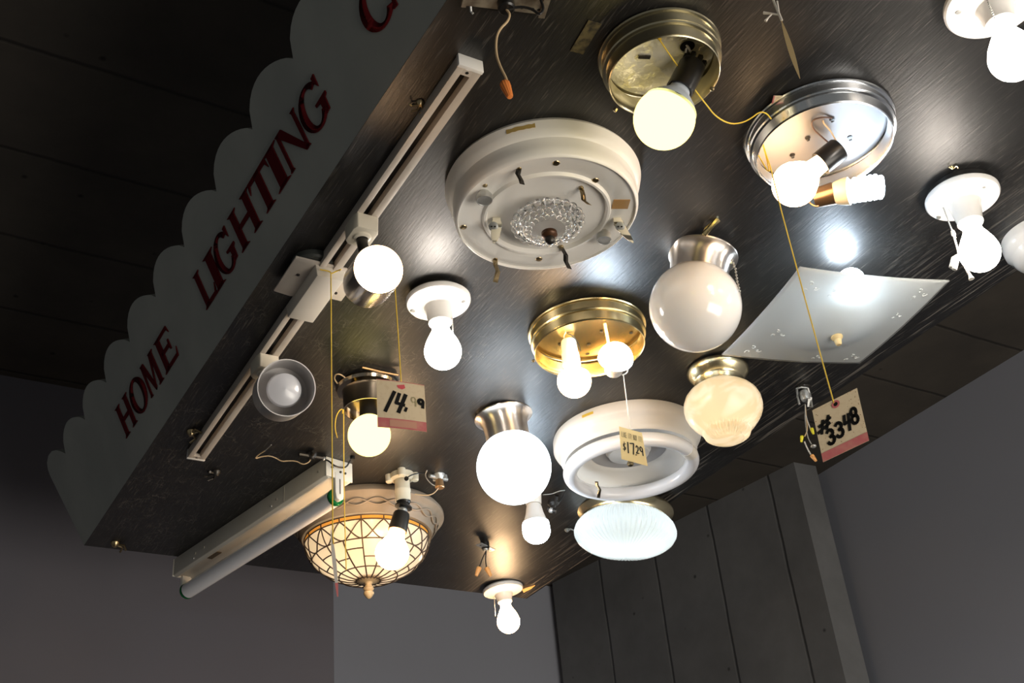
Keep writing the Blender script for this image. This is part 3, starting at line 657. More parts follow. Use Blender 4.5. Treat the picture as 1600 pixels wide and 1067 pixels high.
MB().lathe(P, fr.a, [(Lm-.002, .0135), (Lm+.004, .015)]+[(Lc-R*math.cos(k), R*math.sin(k)) for k in [math.radians(33+147*i/20) for i in range(21)]], 48).build('bulb', g_yel, t)
MB().tube([near(P, 527, 599), near(P, 522, 592), near(P, 524, 585), near(P, 531, 584), near(P, 539, 590)], .0013, 6, smooth=2).build('wire_loop', m_tan, t)
wire(t, [near(P, 566, 574), near(P, 580, 577), near(P, 600, 582), near(P, 622, 586)], .002, m_copper, smooth=1)

# ------------------------------------------------------------------ circular fluorescent fixture
P = on(978, 680); t = thing('circline_light', P, 'white drum-shaped ceiling fixture with a circular fluorescent tube, under the 17.29 tag', 'light fixture'); fr = Frame(P)
q = fr.prof([(683, 115), (694, 116), (698, 114), (701, 110), (704, 108), (712, 107), (716, 105), (718, 102)])
Lb = q[-1][0]; Rb = q[-1][1]
MB().lathe(P, DN, [(0, 0), (0, q[0][1]*.99)]+q+[(Lb-.004, Rb*.94), (Lb-.014, Rb*.80), (Lb-.015, Rb*.66), (Lb-.022, Rb*.60), (Lb-.022, Rb*.36), (Lb-.012, Rb*.30), (Lb-.010, 0)], 112).build('pan', m_white, t)
Lt = fr.L(731); Ro = fr.r(107, Lt); rt = .0148
pts = [P+DN*Lt+Vector((math.cos(a), math.sin(a), 0))*(Ro-rt) for a in [math.radians(-52+350*i/72) for i in range(73)]]
MB().tube(pts, rt, 20).build('circular_tube', mat('white_fluorescent_tube', (.86, .86, .88), .25, coat=.3), t)
pts2 = [P+DN*Lt+Vector((math.cos(a), math.sin(a), 0))*(Ro-rt) for a in [math.radians(-63+12*i/4) for i in range(5)]]
MB().tube(pts2, rt*1.03, 20).build('tube_connector', mat('ivory_plastic', (.78, .74, .66), .4), t)
for u, v in ((934, 748), (869+2, 706), (1062, 680)):
    A = near(P, u, v-2); d = ray(u, v)
    mb = MB(); sd = idir(1, .1, 0)*.0035; tk = idir(0, 0, 1)*.001
    qq = [on(u+dx, v+dy, ZB-Lt-.0175-.001*k) for k, (dx, dy) in enumerate(((-2, 4), (-1, 10), (3, 17), (1, 30)))] if v > 740 else None
    if qq:
        for a_, b_ in zip(qq, qq[1:]): mb.hull([a_-sd, a_+sd, b_+sd, b_-sd], [a_-sd+tk, a_+sd+tk, b_+sd+tk, b_-sd+tk])
        mb.build('tube_clip', m_brassd, t)
MB().lathe(P, DN, [(Lb-.0215, Rb*.59), (Lb-.0205, Rb*.585), (Lb-.0205, 0)], 64).build('reflector_disc', mat('light_grey_enamel', (.42, .42, .43), .4), t)
MB().lathe(P, DN, [(Lb-.020, Rb*.33), (Lb-.011, Rb*.31), (Lb-.009, Rb*.28), (Lb-.008, 0)], 64).build('centre_disc', m_white, t)
MB().lathe(P, DN, [(Lb-.012, .0), (Lb-.012, .003), (Lb+.004, .003), (Lb+.005, .006), (Lb+.010, .0075), (Lb+.014, .006), (Lb+.017, 0)], 20).build('finial_knob', m_brassd, t)
side_patch(t, fr, q[1][1]*1.004, fr.L(688), .0135, .0032, 918, mat('yellow_label', (.68, .46, .06), .5), 'label_patch', .15)
MB().tube([near(P, 942, 681), near(P, 945, 685), near(P, 952, 684), near(P, 953, 680)], .001, 6).build('wire_clip', m_copper, t)
circ = (P, fr)

# ------------------------------------------------------------------ square bent glass fixture
zr = ZB-.05
cs = [on(1250, 418, zr), on(1484, 439, zr), on(1343, 568, zr), on(1128, 555, zr)]
ctr = sum(cs, Vector())/4; Pb = Vector((ctr.x, ctr.y, ZB))
t = thing('square_glass_light', Pb, 'square bent white glass ceiling light with etched corners, lamp glowing behind it', 'light fixture')
def dish(x, y): return .016*(1-x*x)*(1-y*y) + .005*(1-x*x*y*y) + .016*max(0, 1-(x*x+y*y)/.42)**1.5
n = 40; vs = []; fs = []
for i in range(n+1):
    for j in range(n+1):
        a, b = i/n, j/n; p = cs[0].lerp(cs[1], a).lerp(cs[3].lerp(cs[2], a), b); x, y = 2*a-1, 2*b-1
        bow = dish(x, y); edge = 0
        vs.append(p + DN*(bow+edge))
for i in range(n):
    for j in range(n): k = i*(n+1)+j; fs.append((k, k+1, k+n+2, k+n+1))
mb = MB(); mb.add(vs, fs)
m_sq = opal('etched_white_glass', (.95, .97, .95), .66, .12)
o = mb.build('glass_shade', m_sq, t); md = o.modifiers.new('thick', 'SOLIDIFY'); md.thickness = .003
def glass_pt(a, b):
    p = cs[0].lerp(cs[1], a).lerp(cs[3].lerp(cs[2], a), b); x, y = 2*a-1, 2*b-1
    return p + DN*(dish(x, y)+.0022)
for cx, cy, s in ((.14, .14, 1), (.86, .12, 1), (.14, .86, 1), (.86, .88, 1), (.30, .16, .7), (.18, .62, .8), (.84, .34, .6), (.60, .88, .6)):
    mb = MB()
    for q0 in (0, 2.1, 4.2):
        mb.tube([glass_pt(min(.98, max(.02, cx+s*.035*math.cos(q0)+s*.022*(1-k/9)*math.cos(q0+k*.62))), min(.98, max(.02, cy+s*.035*math.sin(q0)+s*.022*(1-k/9)*math.sin(q0+k*.62)))) for k in range(9)], .0007, 4)
    mb.build('etched_scroll', mat('etched_line', (.80, .83, .82), .4), t)
MB().lathe(glass_pt(.5, .5)+Z*.004, DN, [(0, 0), (0, .010), (.004, .0105), (.008, .008), (.009, .0065), (.017, .0055), (.019, .004), (.019, 0)], 28).build('finial_knob', mat('cream_finial', (.70, .55, .28), .4), t)
MB().lathe(Vector((ctr.x, ctr.y, ZB)), DN, [(0, 0), (0, .03), (.006, .03), (.012, .024), (.012, 0)], 64).build('pan', m_white, t)
MB().tube([Vector((ctr.x, ctr.y, ZB-.015)), Vector((ctr.x, ctr.y, ZB-.084))], .003, 8).build('centre_rod', m_steel, t)
LB = near(Vector((ctr.x, ctr.y, zr)) + (cs[0]-ctr)*.42 + Z*.03, 1330, 446)
S = Vector((ctr.x, ctr.y, zr+.022)); d1 = ((cs[0]+cs[1])/2 - ctr); d1.z = 0; d1.normalize(); sx_ = Vector((d1.y, -d1.x, 0))
LBc = on(1330, 440, zr+.012)
MB().sphere(LBc, .024, 28, 16, a=Vector((d1.x, d1.y, 0)), sq=1.0).build('bulb', glow('lit_bright_bulb', COOL, 34), t)
MB().lathe(LBc-Vector((d1.x, d1.y, 0))*.062, Vector((d1.x, d1.y, 0)), [(0, 0), (0, .015), (.030, .016), (.042, .017), (.045, 0)], 24).build('socket', m_porc, t)
# ------------------------------------------------------------------ stained glass bowl
P = on(573, 806); t = thing('stained_glass_bowl_light', P, 'stained glass bowl ceiling light with carved tan plaster rim and turned finial', 'light fixture'); fr = Frame(P)
L0 = fr.L(816); L1 = fr.L(843)
Rf = fr.r(120.5, L0); Ri = fr.r(98, L1)
m_plas = mat('carved_tan_plaster', (.30, .245, .185), .6, vary=(22, .4, (.23, .185, .135)))
MB().lathe(P, DN, [(0, 0), (0, Rf*.96), (L0*.6, Rf), (L0, Rf*1.0), (L0+.003, Rf*.985), (L0+.006, Rf*.95), (L0+.010, Rf*.93), (L0+(L1-L0)*.55, Rf*.865), (L0+(L1-L0)*.8, Ri*1.045), (L1-.002, Ri*1.03), (L1-.004, Ri*1.0), (L1-.02, Ri*.98)], 128).build('plaster_rim', m_plas, t)
# relief guilloche on rim
mb = MB()
for ph in (0, math.pi):
    pts = []
    for k in range(240):
        an = 2*math.pi*k/240; s_ = math.sin(an*11+ph); f = .5+.32*s_; LL = L0+.010+(L1-L0-.012)*.62*f+.0008; rr_ = Rf*.93+(Ri*1.05-Rf*.93)*f*.80+.0008
        pts.append(P+DN*LL+Vector((math.cos(an), math.sin(an), 0))*rr_)
    mb.tube(pts, .0022, 6, closed=True)
mb.build('rim_relief', m_plas, t)
bowl = fr.prof([(843, 97), (849, 97), (858, 95), (868, 90.5), (878, 82.5), (887, 72), (895, 59), (901, 45), (905.5, 31), (907.5, 18), (908, 10)])
def bowl_at(s_):   # s_ 0..1 along profile
    x_ = s_*(len(bowl)-1); i = min(int(x_), len(bowl)-2); f = x_-i; return bowl[i][0]*(1-f)+bowl[i+1][0]*f, bowl[i][1]*(1-f)+bowl[i+1][1]*f
def bp(an, s_, off=0):
    L, r = bowl_at(s_); L2, r2 = bowl_at(min(1, s_+.02)); return P+DN*(L+off*.5)+Vector((math.cos(an), math.sin(an), 0))*(r+off)
SA = .11
m_tif = opal('cream_art_glass', (.95, .87, .70), .62, .12, bump=(14, .2)); m_amb = opal('amber_art_glass', (.85, .42, .08), .55, .12)
NS = 18
def bowl_part(s0, s1, n, mm, nm):
    MB().lathe(P, DN, [(bowl_at(s0+(s1-s0)*i/n)[0], bowl_at(s0+(s1-s0)*i/n)[1]) for i in range(n+1)], NS*4).build(nm, mm, t)
bowl_part(0, SA, 3, m_amb, 'amber_glass_band'); bowl_part(SA, 1, 26, m_tif, 'cream_glass_bowl')
mb = MB(); rl = .0016; O = .0008
for s_ in (0.01, SA, .36, .70, .90):
    mb.tube([bp(2*math.pi*k/80, s_, O) for k in range(80)], rl, 6, closed=True)
for k in range(NS):
    an = 2*math.pi*k/NS; d = 2*math.pi/NS
    mb.tube([bp(an, .0+i*SA/3, O) for i in range(4)], rl, 6)
    if k % 2 == 0: mb.tube([bp(an, SA+(.36-SA)*i/5, O) for i in range(6)], rl, 6)
    mb.tube([bp(an, .36+.62*i/14, O) for i in range(15)], rl, 6)
    # crossing arches
    for sg_ in (1, -1): mb.tube([bp(an+sg_*d*1.0*(i/8), SA+(.36-SA)*math.sin(i/8*math.pi/2)**1.2, O) for i in range(9)], rl, 6)
    s2 = .47 if k % 2 else .57; mb.tube([bp(an+d*i/3, s2, O) for i in range(4)], rl, 6)
mb.build('lead_came', mat('dark_lead_came', (.07, .045, .03), .5, .3), t, angle=60)
Lz = bowl[-1][0]
MB().lathe(P, DN, [(Lz-.012, .0), (Lz-.010, .030), (Lz-.006, .033), (Lz-.001, .030), (Lz+.001, .022), (Lz+.004, .010), (Lz+.008, .007), (Lz+.012, .008), (Lz+.018, .0125), (Lz+.022, .0105), (Lz+.025, .006), (Lz+.0265, .0115), (Lz+.030, .0115), (Lz+.037, .0075), (Lz+.041, .003), (Lz+.042, 0)], 40, rfun=lambda a, i: 1+(.05*math.cos(16*a) if 1 <= i <= 3 else 0)).build('finial', mat('turned_finial', (.48, .37, .22), .45), t)
for dx in (-1, 1): MB().sphere(P+DN*(L1+.02)+X*dx*.045, .024, 20, 12).build('bulb', glow('inner_bowl_bulb', (1, .80, .58), 9.5), t)

# ------------------------------------------------------------------ porcelain socket with adapter and bulb in front of the bowl
P = on(628, 741); t = thing('keyless_socket_light', P, 'ivory porcelain socket with dark adapter and lit bulb before the stained glass bowl', 'light fixture')
fr = Frame(P); La = fr.L(748); Lb_ = fr.L(783)
mb = MB(); mb.lathe(P, DN, [(0, 0), (0, .026), (.012, .026), (.016, .0185), (La, .0165), (fr.L(764), .0165), (fr.L(765), .0175), (fr.L(768), .0175), (fr.L(769), .0165), (Lb_, .0168), (Lb_+.001, .0145), (Lb_-.008, .014), (Lb_-.008, 0)], 40)
for k in range(4):
    an = math.pi/4+k*math.pi/2+.3; c = P+Vector((math.cos(an), math.sin(an), 0))*.028
    mb.lathe(c, DN, [(0, 0), (0, .0085), (.016, .008), (.018, .006), (.018, 0)], 20)
mb.build('porcelain_body', m_ivory, t)
MB().lathe(near(P, 637, 745)+idir(0, 0, -1)*.03, idir(0, 0, -1), [(0, 0), (0, .005), (.002, .005), (.003, 0)], 16).build('wire_hole', m_black, t)
M0 = near(P, 633, 782); M1 = near(M0, 626, 800); M2 = near(M0, 622, 825); BC = near(M0, 614, 862); ax = (M2-M0).normalized(); LL = (M2-M0).length
MB().lathe(M0, ax, [(-.004, .012), (.004, .0125), (.006, .0115), (.010, .0125), (.012, .012), (.014, .019), (.017, .019), (.018, .009), (.024, .008)], 32).build('adapter_gasket', m_black, t)
MB().lathe(M0, ax, [(.017, 0), (.017, .007), (.022, .011), (.026, .009), (.028, .014), (.032, .016)], 28).build('adapter_collar', m_steel, t)
MB().lathe(M0, ax, [(.030, 0), (.030, .0165), (.034, .018), (LL+.006, .0205), (LL+.006, .0), ], 32).build('socket_shell', m_dark, t)
MB().lathe(M0, ax, [(LL+.004, .0195), (LL+.0075, .0205), (LL+.0085, .019)], 32).build('shell_rim', m_copper, t)
a19(t, M0+ax*(LL+.005), (BC-M0).normalized(), g_warm, R=.0355, Ln=(BC-M0).length-LL+.0355-.002, r0=.0165)
K = near(P, 637, 745)+idir(0, 0, -1)*.034
wire(t, [K, K+idir(.6, -.5, 0)*.012, near(P, 655, 739), near(P, 664, 739), on(668, 735)], .0014, m_wire)
# octagon remnants beside it
def lump(base, label, name='ceiling_plug', parts=(), cat='electrical fitting', group=None):
    P = on(*base); return thing(name, P, label, cat, group), P
t, P = lump((686, 742), 'dark metal stud with brown screw cap and cut wires right of the ivory socket', 'wire_stud')
mb = MB().lathe(P, DN, [(0, 0), (0, .014), (.005, .013), (.012, .007), (.016, .007), (.016, 0)], 24)
mb.tube([P+Vector((-.024, 0, -.006)), P+Vector((.022, .004, -.006))], .0045, 8); mb.tube([P+Vector((.012, -.012, -.006)), P+Vector((-.006, .016, -.006))], .004, 8)
mb.build('stud_bracket', m_steel, t)
MB().lathe(P, DN, [(.012, 0), (.012, .008), (.030, .0105), (.032, .009), (.032, .0)], 24).build('screw_cap', m_copper, t)
wire(t, [near(P, 684, 760), near(P, 676, 758), near(P, 668, 750), near(P, 664, 742), near(P, 667, 735)], .0013, m_steel)
wire(t, [near(P, 686, 761), near(P, 681, 768), near(P, 674, 773), near(P, 664, 774), near(P, 648, 772)], .0012, m_tan)

# ------------------------------------------------------------------ lone LED bulb
P = on(829, 742); t = thing('led_lampholder', P, 'single lit cool LED bulb hanging below the bright opal globe', 'light fixture'); fr = Frame(P)
fr = Frame(P, (838, 828)); L1 = fr.L(789)
MB().lathe(P, fr.a, [(0, 0), (0, .040), (.008, .040), (.012, .022), (L1-.004, .018), (L1-.001, .017), (L1-.001, 0)], 36).build('porcelain_body', m_porc, t)
q = fr.prof([(789, 10.5), (792, 12), (802, 14), (812, 17.5), (817, 20.5)])
MB().lathe(P, fr.a, [(q[0][0], 0)]+q, 40).build('bulb_body', m_ledbody, t)
q2 = fr.prof([(817, 20.5), (823, 21.3), (830, 21.6)]); Lc = q2[-1][0]; Rc = q2[-1][1]
MB().lathe(P, fr.a, q2+[(Lc+Rc*.92*math.sin(a), Rc*math.cos(a)) for a in [math.radians(k*10) for k in range(1, 10)]], 40).build('bulb', g_cool, t)

# ------------------------------------------------------------------ fluorescent strip
a0 = on(510, 713); b0 = on(549.5, 725); e0 = on(271, 874)
ly = (e0-a0).normalized(); Ls = (e0-a0).length; lx = Vector((ly.y, -ly.x, 0)); lx = lx if lx.dot(b0-a0) > 0 else -lx; Wd = (b0-a0).dot(lx); Hc = .042
a0 = Vector((a0.x, a0.y, ZB)); t = thing('fluorescent_strip', a0, 'white fluorescent strip light with one long tube held by a green-ringed socket', 'light fixture')
def sp(x, y, z): return a0+lx*x+ly*y+DN*z
m_strip = mat('white_strip_enamel', (.78, .75, .67), .4, vary=(10, .5, (.70, .65, .55)))
mb = MB(); sec = [(0, 0), (0, Hc), (Wd*.12, Hc+.004), (Wd*.28, Hc-.001), (Wd*.72, Hc-.001), (Wd*.88, Hc+.004), (Wd, Hc), (Wd, 0)]
mb.hull([sp(x, 0.004, z) for x, z in sec], [sp(x, Ls-.004, z) for x, z in sec]); mb.build('channel', m_strip, t, bevel=.001)
for y in (0, Ls-.0035):
    MB().hull([sp(-.0006, y, 0), sp(-.0006, y, Hc+.002), sp(Wd+.0006, y, Hc+.002), sp(Wd+.0006, y, 0)], [sp(-.0006, y+.0035, 0), sp(-.0006, y+.0035, Hc+.002), sp(Wd+.0006, y+.0035, Hc+.002), sp(Wd+.0006, y+.0035, 0)]).build('end_plate', mat('cream_end_plate', (.80, .77, .68), .4), t, bevel=.0006)
xt, zt, rt = Wd*.5, Hc+.038, .0185
for y0_, s_ in ((-.001, 1), (Ls-.011, -1)):
    mb = MB(); pl = [(-.011, Hc-.012), (.011, Hc-.012), (.011, zt-.004), (.0085, zt+.009), (0, zt+.0135), (-.0085, zt+.009), (-.011, zt-.004)]
    mb.hull([sp(xt+x, y0_, z) for x, z in pl], [sp(xt+x, y0_+.012, z) for x, z in pl]); h = mb.build('lamp_socket', mat('white_socket_plastic', (.82, .80, .75), .35), t, bevel=.001)
    MB().box(sp(xt, y0_-.0003 if s_ > 0 else y0_+.0123, zt-.018), lx, ly, Z, .0009, .0006, .017).build('socket_slot', m_black, h)
    yc = y0_+.012 if s_ > 0 else y0_
    MB().lathe(sp(xt, yc, zt), ly*s_, [(0, .0), (0, .0175), (.003, .0192), (.006, .0190), (.008, rt)], 36).build('green_ring', mat('green_metal_ring', (.006, .18, .05), .25, .4), t)
m_tube = mat('milky_fluorescent_glass', (.90, .91, .95), .18, coat=.5)
MB().lathe(sp(xt, .020, zt), ly, [(0, .0185), (.004, rt)]+[(.02+i*(Ls-.09)/6, rt) for i in range(7)]+[(Ls-.046, rt), (Ls-.042, .0185)], 40).build('fluorescent_tube', m_tube, t)
MB().box(sp(Wd*.30, Ls-.16, Hc+.0005), lx, ly, Z, .007, .022, .0008).build('ballast_label', mat('bronze_label', (.10, .07, .03), .4), t)
for y in (.03, .16, .19, .5, .54): MB().box(sp(-.0004, y, Hc*.55), lx, ly, Z, .0006, .0008 if y in (.16,) else .0025, .0025 if y != .16 else .018).build('side_mark', mat('dark_enamel_mark', (.50, .46, .38), .5), t)  # small side marks, darker than the channel enamel
screw(t, sp(-.0005, .21, Hc*.75), -lx, .003); screw(t, sp(-.0005, .545, Hc*.8), -lx, .003)
for x, z in ((.014, .022), (.035, .028), (.047, .028)): screw(t, sp(x, -.0005, z), -ly, .0028, m_dark)
MB().tube([near(sp(0, 0, .02), 505, 718), near(sp(0, 0, .02), 513, 719), near(sp(0, -.012, .02), 521, 727), near(sp(.03, -.012, .02), 532, 731), near(sp(.04, -.01, .02), 541, 730), near(sp(.05, -.01, .02), 546, 722), on(551, 714)], .0018, 8, smooth=2).build('feed_wire', m_wire, t)
MB().lathe(on(551, 714), DN, [(0, 0), (0, .005), (.006, .005), (.006, 0)], 16).build('ceiling_grommet', m_black, t)
# stud with copper wire
t, P = lump((487, 709), 'black metal stud with a long bent tan wire, just above the fluorescent strip', 'wire_stud')
mb = MB().lathe(P, DN, [(0, 0), (0, .012), (.008, .011), (.014, .006), (.014, 0)], 20)
mb.tube([P+Vector((-.028, .0, -.006)), P+Vector((.024, -.004, -.008))], .005, 8); mb.tube([P+Vector((-.004, -.022, -.006)), P+Vector((.002, .018, -.008))], .004, 8)
mb.build('stud_bracket', m_dark, t); screw(t, P+Vector((.025, -.004, -.009)), Vector((1, 0, -.3)).normalized(), .005, m_steel)
wire(t, [near(P, 486, 717), near(P, 482, 723), near(P, 473, 726), near(P, 463, 720), near(P, 450, 720), near(P, 440, 721), near(P, 432, 716), near(P, 422, 712), near(P, 410, 713), near(P, 398, 717), near(P, 403, 711), near(P, 414, 704)], .0013, m_tan)
MB().tube([near(P, 414, 704), near(P, 424, 695)], .0012, 6).build('wire_end', m_steel, t)

# ------------------------------------------------------------------ track, canopy, heads
A = on(714, 87); B = on(750, 100); E0 = on(293, 703)
xl, xr = A.x, A.x+.0355
xl = (A.x+E0.x)/2; ty0, ty1 = A.y, E0.y; Ht = .019
dxy = (Vector((E0.x, E0.y, 0))-Vector((A.x, A.y, 0))); Lt = dxy.length; ty = dxy.normalized(); tx = Vector((ty.y, -ty.x, 0)); tW = .0355
tr = thing('lighting_track', Vector((A.x, A.y, ZB)), 'long white track with a dark slot and a raised feed cover, beside the sign', 'light track')
def tp(x, y, z): return Vector((A.x, A.y, ZB))+tx*x+ty*y+DN*z
mb = MB(); sec = [(0, 0), (0, Ht), (tW*.28, Ht), (tW*.28, .004), (tW*.66, .004), (tW*.66, Ht), (tW, Ht), (tW, 0)]
mb.hull([tp(x, 0, z) for x, z in sec], [tp(x, Lt, z) for x, z in sec])
# concave caps -> replace ends with quads
mb.f = mb.f[2:]; mb.mi = mb.mi[2:]
mb.build('rail', m_track, tr, bevel=.0004)
MB().box(tp(tW*.47, Lt/2, .0045), tx, ty, Z, tW*.188, Lt/2, .0012).build('slot_lining', m_black, tr)
MB().box(tp(tW*.30, Lt/2, .011), tx, ty, Z, .0006, Lt/2, .0012).build('conductor', m_copper, tr)
for y, s_ in ((-.002, 1), (Lt-.001, -1)):
    MB().box(tp(tW/2, y, Ht/2), tx, ty, Z, tW/2+.0008, .003, Ht/2+.0008).build('end_cap', m_porc, tr, bevel=.0008)
    MB().box(tp(tW*.47, y+s_*.008, Ht-.003), tx, ty, Z, tW*.2, .006, .003).build('end_tab', m_track, tr)
    MB().lathe(tp(tW*.47, y+s_*.008, Ht), DN, [(0, 0), (.0004, .0024), (.0006, 0)], 14).build('screw_hole', m_black, tr)
# feed cover
yf0 = (on(485, 405)-A).dot(ty); pA = on(482, 421, ZB-.03); yf = (Vector((pA.x, pA.y, 0))-Vector((A.x, A.y, 0))).dot(ty); pB = on(450, 492, ZB-.03); yf2 = (Vector((pB.x, pB.y, 0))-Vector((A.x, A.y, 0))).dot(ty)
MB().lathe(on(489, 409), DN, [(0, 0), (0, .034), (.009, .034), (.012, .031), (.012, 0)], 48).build('junction_ring', mat('dark_grey_ring', (.05, .055, .05), .5), tr)
MB().hull([tp(x, y, .013) for x, y in ((-.042, yf-.006), (-.042, yf2-.038), (-.012, yf2-.034), (tW+.010, yf2-.052), (tW+.036, yf2-.052), (tW+.036, yf+.03), (tW+.01, yf-.006))],
          [tp(x, y, .0165) for x, y in ((-.042, yf-.006), (-.042, yf2-.038), (-.012, yf2-.034), (tW+.010, yf2-.052), (tW+.036, yf2-.052), (tW+.036, yf+.03), (tW+.01, yf-.006))]).build('feed_flange', m_track, tr, bevel=.001)
MB().hull([tp(x, y, .014) for x, y in ((-.007, yf), (tW+.009, yf), (tW+.009, yf2), (-.007, yf2))], [tp(x, y, .036) for x, y in ((-.003, yf+.002), (tW+.006, yf+.002), (tW+.006, yf2), (-.003, yf2))]).build('feed_cover', mat('white_feed_cover', (.72, .66, .57), .35), tr, bevel=.002)
for x, y in ((-.022, (yf+yf2)/2-.03), (tW+.018, (yf+yf2)/2-.005)): screw(tr, tp(x, y, .0165), DN, .003, m_dark)
def track_head(adp, back, front, rb, rf, lit, label, Lcyl=.10):
    pA = on(*adp, ZB-Ht); y = (Vector((pA.x-A.x, pA.y-A.y, 0))).dot(ty)
    P = tp(tW/2, y, Ht); t = thing('track_spotlight', P, label, 'track light', 'track spotlights on the white track')
    oc = [(-.017, -.024), (.017, -.024), (.021, -.014), (.021, .018), (.014, .026), (-.014, .026), (-.021, .018), (-.021, -.014)]
    MB().hull([P+tx*x+ty*yy+DN*-.001 for x, yy in oc], [P+tx*x*.95+ty*yy*.95+DN*.026 for x, yy in oc]).build('adapter_box', mat('cream_adapter', (.70, .64, .52), .4), t, bevel=.002)
    S = P+DN*.026
    MB().lathe(S, DN, [(0, .014), (.003, .013), (.005, .0095)], 28).build('swivel_collar', mat('cream_adapter', (.7, .64, .52), .4), t)
    Bk = near(S, *back); Fr = None
    d = ray(*front).normalized(); 
    # front centre at distance Lcyl from the back centre, on the camera side
    wv = CAM-Bk; b_ = d.dot(wv); c_ = wv.dot(wv)-Lcyl*Lcyl; disc = b_*b_-c_; kk = -b_-math.sqrt(max(0, disc)); Fr = CAM+d*kk; ax = (Fr-Bk).normalized()
    St = Bk+ax*.03
    MB().tube([S, S+DN*.012, St+(S-St)*.15], .0085, 16).build('stem', m_dark if lit else m_track, t)
    R1 = rf*depth(Fr)/F_PX
    if lit:
        pr = [(0, 0), (0, R1*.88), (.003, R1*.97), (.010, R1), (Lcyl, R1), (Lcyl, R1-.0012), (Lcyl-.004, R1-.002), (.02, R1-.003)]
        MB().lathe(Bk, ax, pr, 72).build('shade', mat('spotlight_shade_chrome', (.66, .62, .60), .16, 1), t)
        MB().lathe(Bk, ax, [(Lcyl-.012, R1*.93), (Lcyl-.006, R1*.92), (Lcyl-.001, R1*.72), (Lcyl+.001, R1*.4), (Lcyl+.0015, 0)], 48).build('bulb', glow('lit_track_reflector_bulb', (1, .60, .30), 16), t)
        MB().lathe(Bk, ax, [(.01, .02), (.03, .022), (Lcyl-.012, R1*.90)], 32).build('bulb_reflector', m_steel, t)
    else:
        pr = [(-.035, 0), (-.035, R1*.45), (-.03, R1*.55), (.0, R1*.6), (.004, R1*.90), (.012, R1*.97), (Lcyl, R1), (Lcyl, R1-.0016), (Lcyl-.004, R1-.0022), (.02, R1*.93), (.012, R1*.5), (.012, 0)]
        MB().lathe(Bk, ax, pr, 72).build('shade', mat('spotlight_shade_white', (.60, .58, .57), .35), t)
        MB().lathe(Bk, ax, [(.012, .014), (.03, .016), (.045, .027), (.058, .0305), (.066, .028), (.072, .018), (.0745, .0001)], 48).build('bulb', m_frost, t)
    return t, Bk, Fr
h1, _, _ = track_head((575, 352), (572, 446), (591.5, 420.5), 39, 40, True, 'upper track spotlight, lit warm and pointing down at the viewer')
h2, _, _ = track_head((422, 566), (436, 618), (448, 605.5), 42, 45.5, False, 'lower track spotlight with its bulb switched off', .085)

# ------------------------------------------------------------------ junction hardware
# top plate with hanging orange nut
P = on(792, 2); t = thing('junction_plate', P, 'pitted metal junction plate at the top edge with an orange wire nut on a wire', 'electrical fitting')
c = on(790, 3, ZB-.010); ex = (on(850, 18, ZB-.01)-on(730, 4, ZB-.01)).normalized(); ey = Z.cross(ex)
mb = MB(); mb.box(c, ex, ey, Z, .054, .012, .0015); mb.box(c+ex*.05, ex, ey, Z, .004, .016, .004); mb.box(c-ex*.051, ex, ey, Z, .003, .014, .003)
mb.build('plate', mat('pitted_plate', (.50, .44, .34), .45, .7, vary=(40, .3, (.2, .16, .12))), t)
for x in (-.045, -.036, .022, .044, .036): MB().lathe(c+ex*x+ey*(.005 if x > 0 else -.004)+DN*.0015, DN, [(0, 0), (.0003, .0022), (.0006, 0)], 10).build('punched_hole', m_black, t)
MB().box(c+Z*.005, ex, ey, Z, .02, .016, .005).build('mounting_strap', m_dark, t)
MB().lathe(c, DN, [(0, 0), (0, .011), (.012, .011), (.014, .009), (.014, 0)], 28).build('nipple', m_black, t)
P2 = c+DN*.014
wire(t, [P2, near(P2, 797, 22), near(P2, 794, 33), near(P2, 781, 45), near(P2, 775, 60), near(P2, 775, 85), near(P2, 782, 105), near(P2, 791, 122), near(P2, 792, 128)], .0016, m_tan)
nut(t, near(P2, 788, 129), near(P2, 798, 154)-near(P2, 788, 129), m_orange, 1.12)
wire(t, [P2, near(P2, 812, 10), near(P2, 832, 14), near(P2, 843, 24), near(P2, 850, 14), near(P2, 845, 0)], .0018, m_wire)
MB().tube([near(P, 735, 8), near(P, 736, 18), near(P, 739, 21)], .0016, 6).build('screw', m_steel, t)

# bracket with two pale orange nuts
P = on(758, 848); t = thing('junction_strap', P, 'small metal strap with two pale orange wire nuts hanging near the far corner', 'electrical fitting')
MB().lathe(P, DN, [(0, 0), (0, .010), (.018, .010), (.018, 0)], 20).build('outlet_knob', m_black, t)
c = near(P, 759, 855); ex = (on(775, 862, c.z)-on(742, 847, c.z)).normalized(); ey = Z.cross(ex)
mb = MB(); mb.box(c, ex, ey, Z, .030, .009, .0012); mb.build('strap', m_steel, t, bevel=.0005)
MB().lathe(c+Z*.002, DN, [(0, 0), (0, .008), (.008, .0075), (.011, .005), (.011, 0)], 20).build('nipple', m_steel, t)
for x in (-.022, .022): MB().lathe(c+ex*x+DN*.0012, DN, [(0, 0), (.0003, .0028), (.0006, 0)], 10).build('punched_hole', m_black, t)
q = c+DN*.01
for p1, p2 in (((749, 886), (743, 903)), ((760, 887), (768, 902))):
    wire(t, [q, near(q, (q_ := (p1[0]+757)/2), 874), near(q, *p1)], .0015, m_dark)
    nut(t, near(q, *p1), near(q, *p2)-near(q, *p1), m_torange, 1.1)

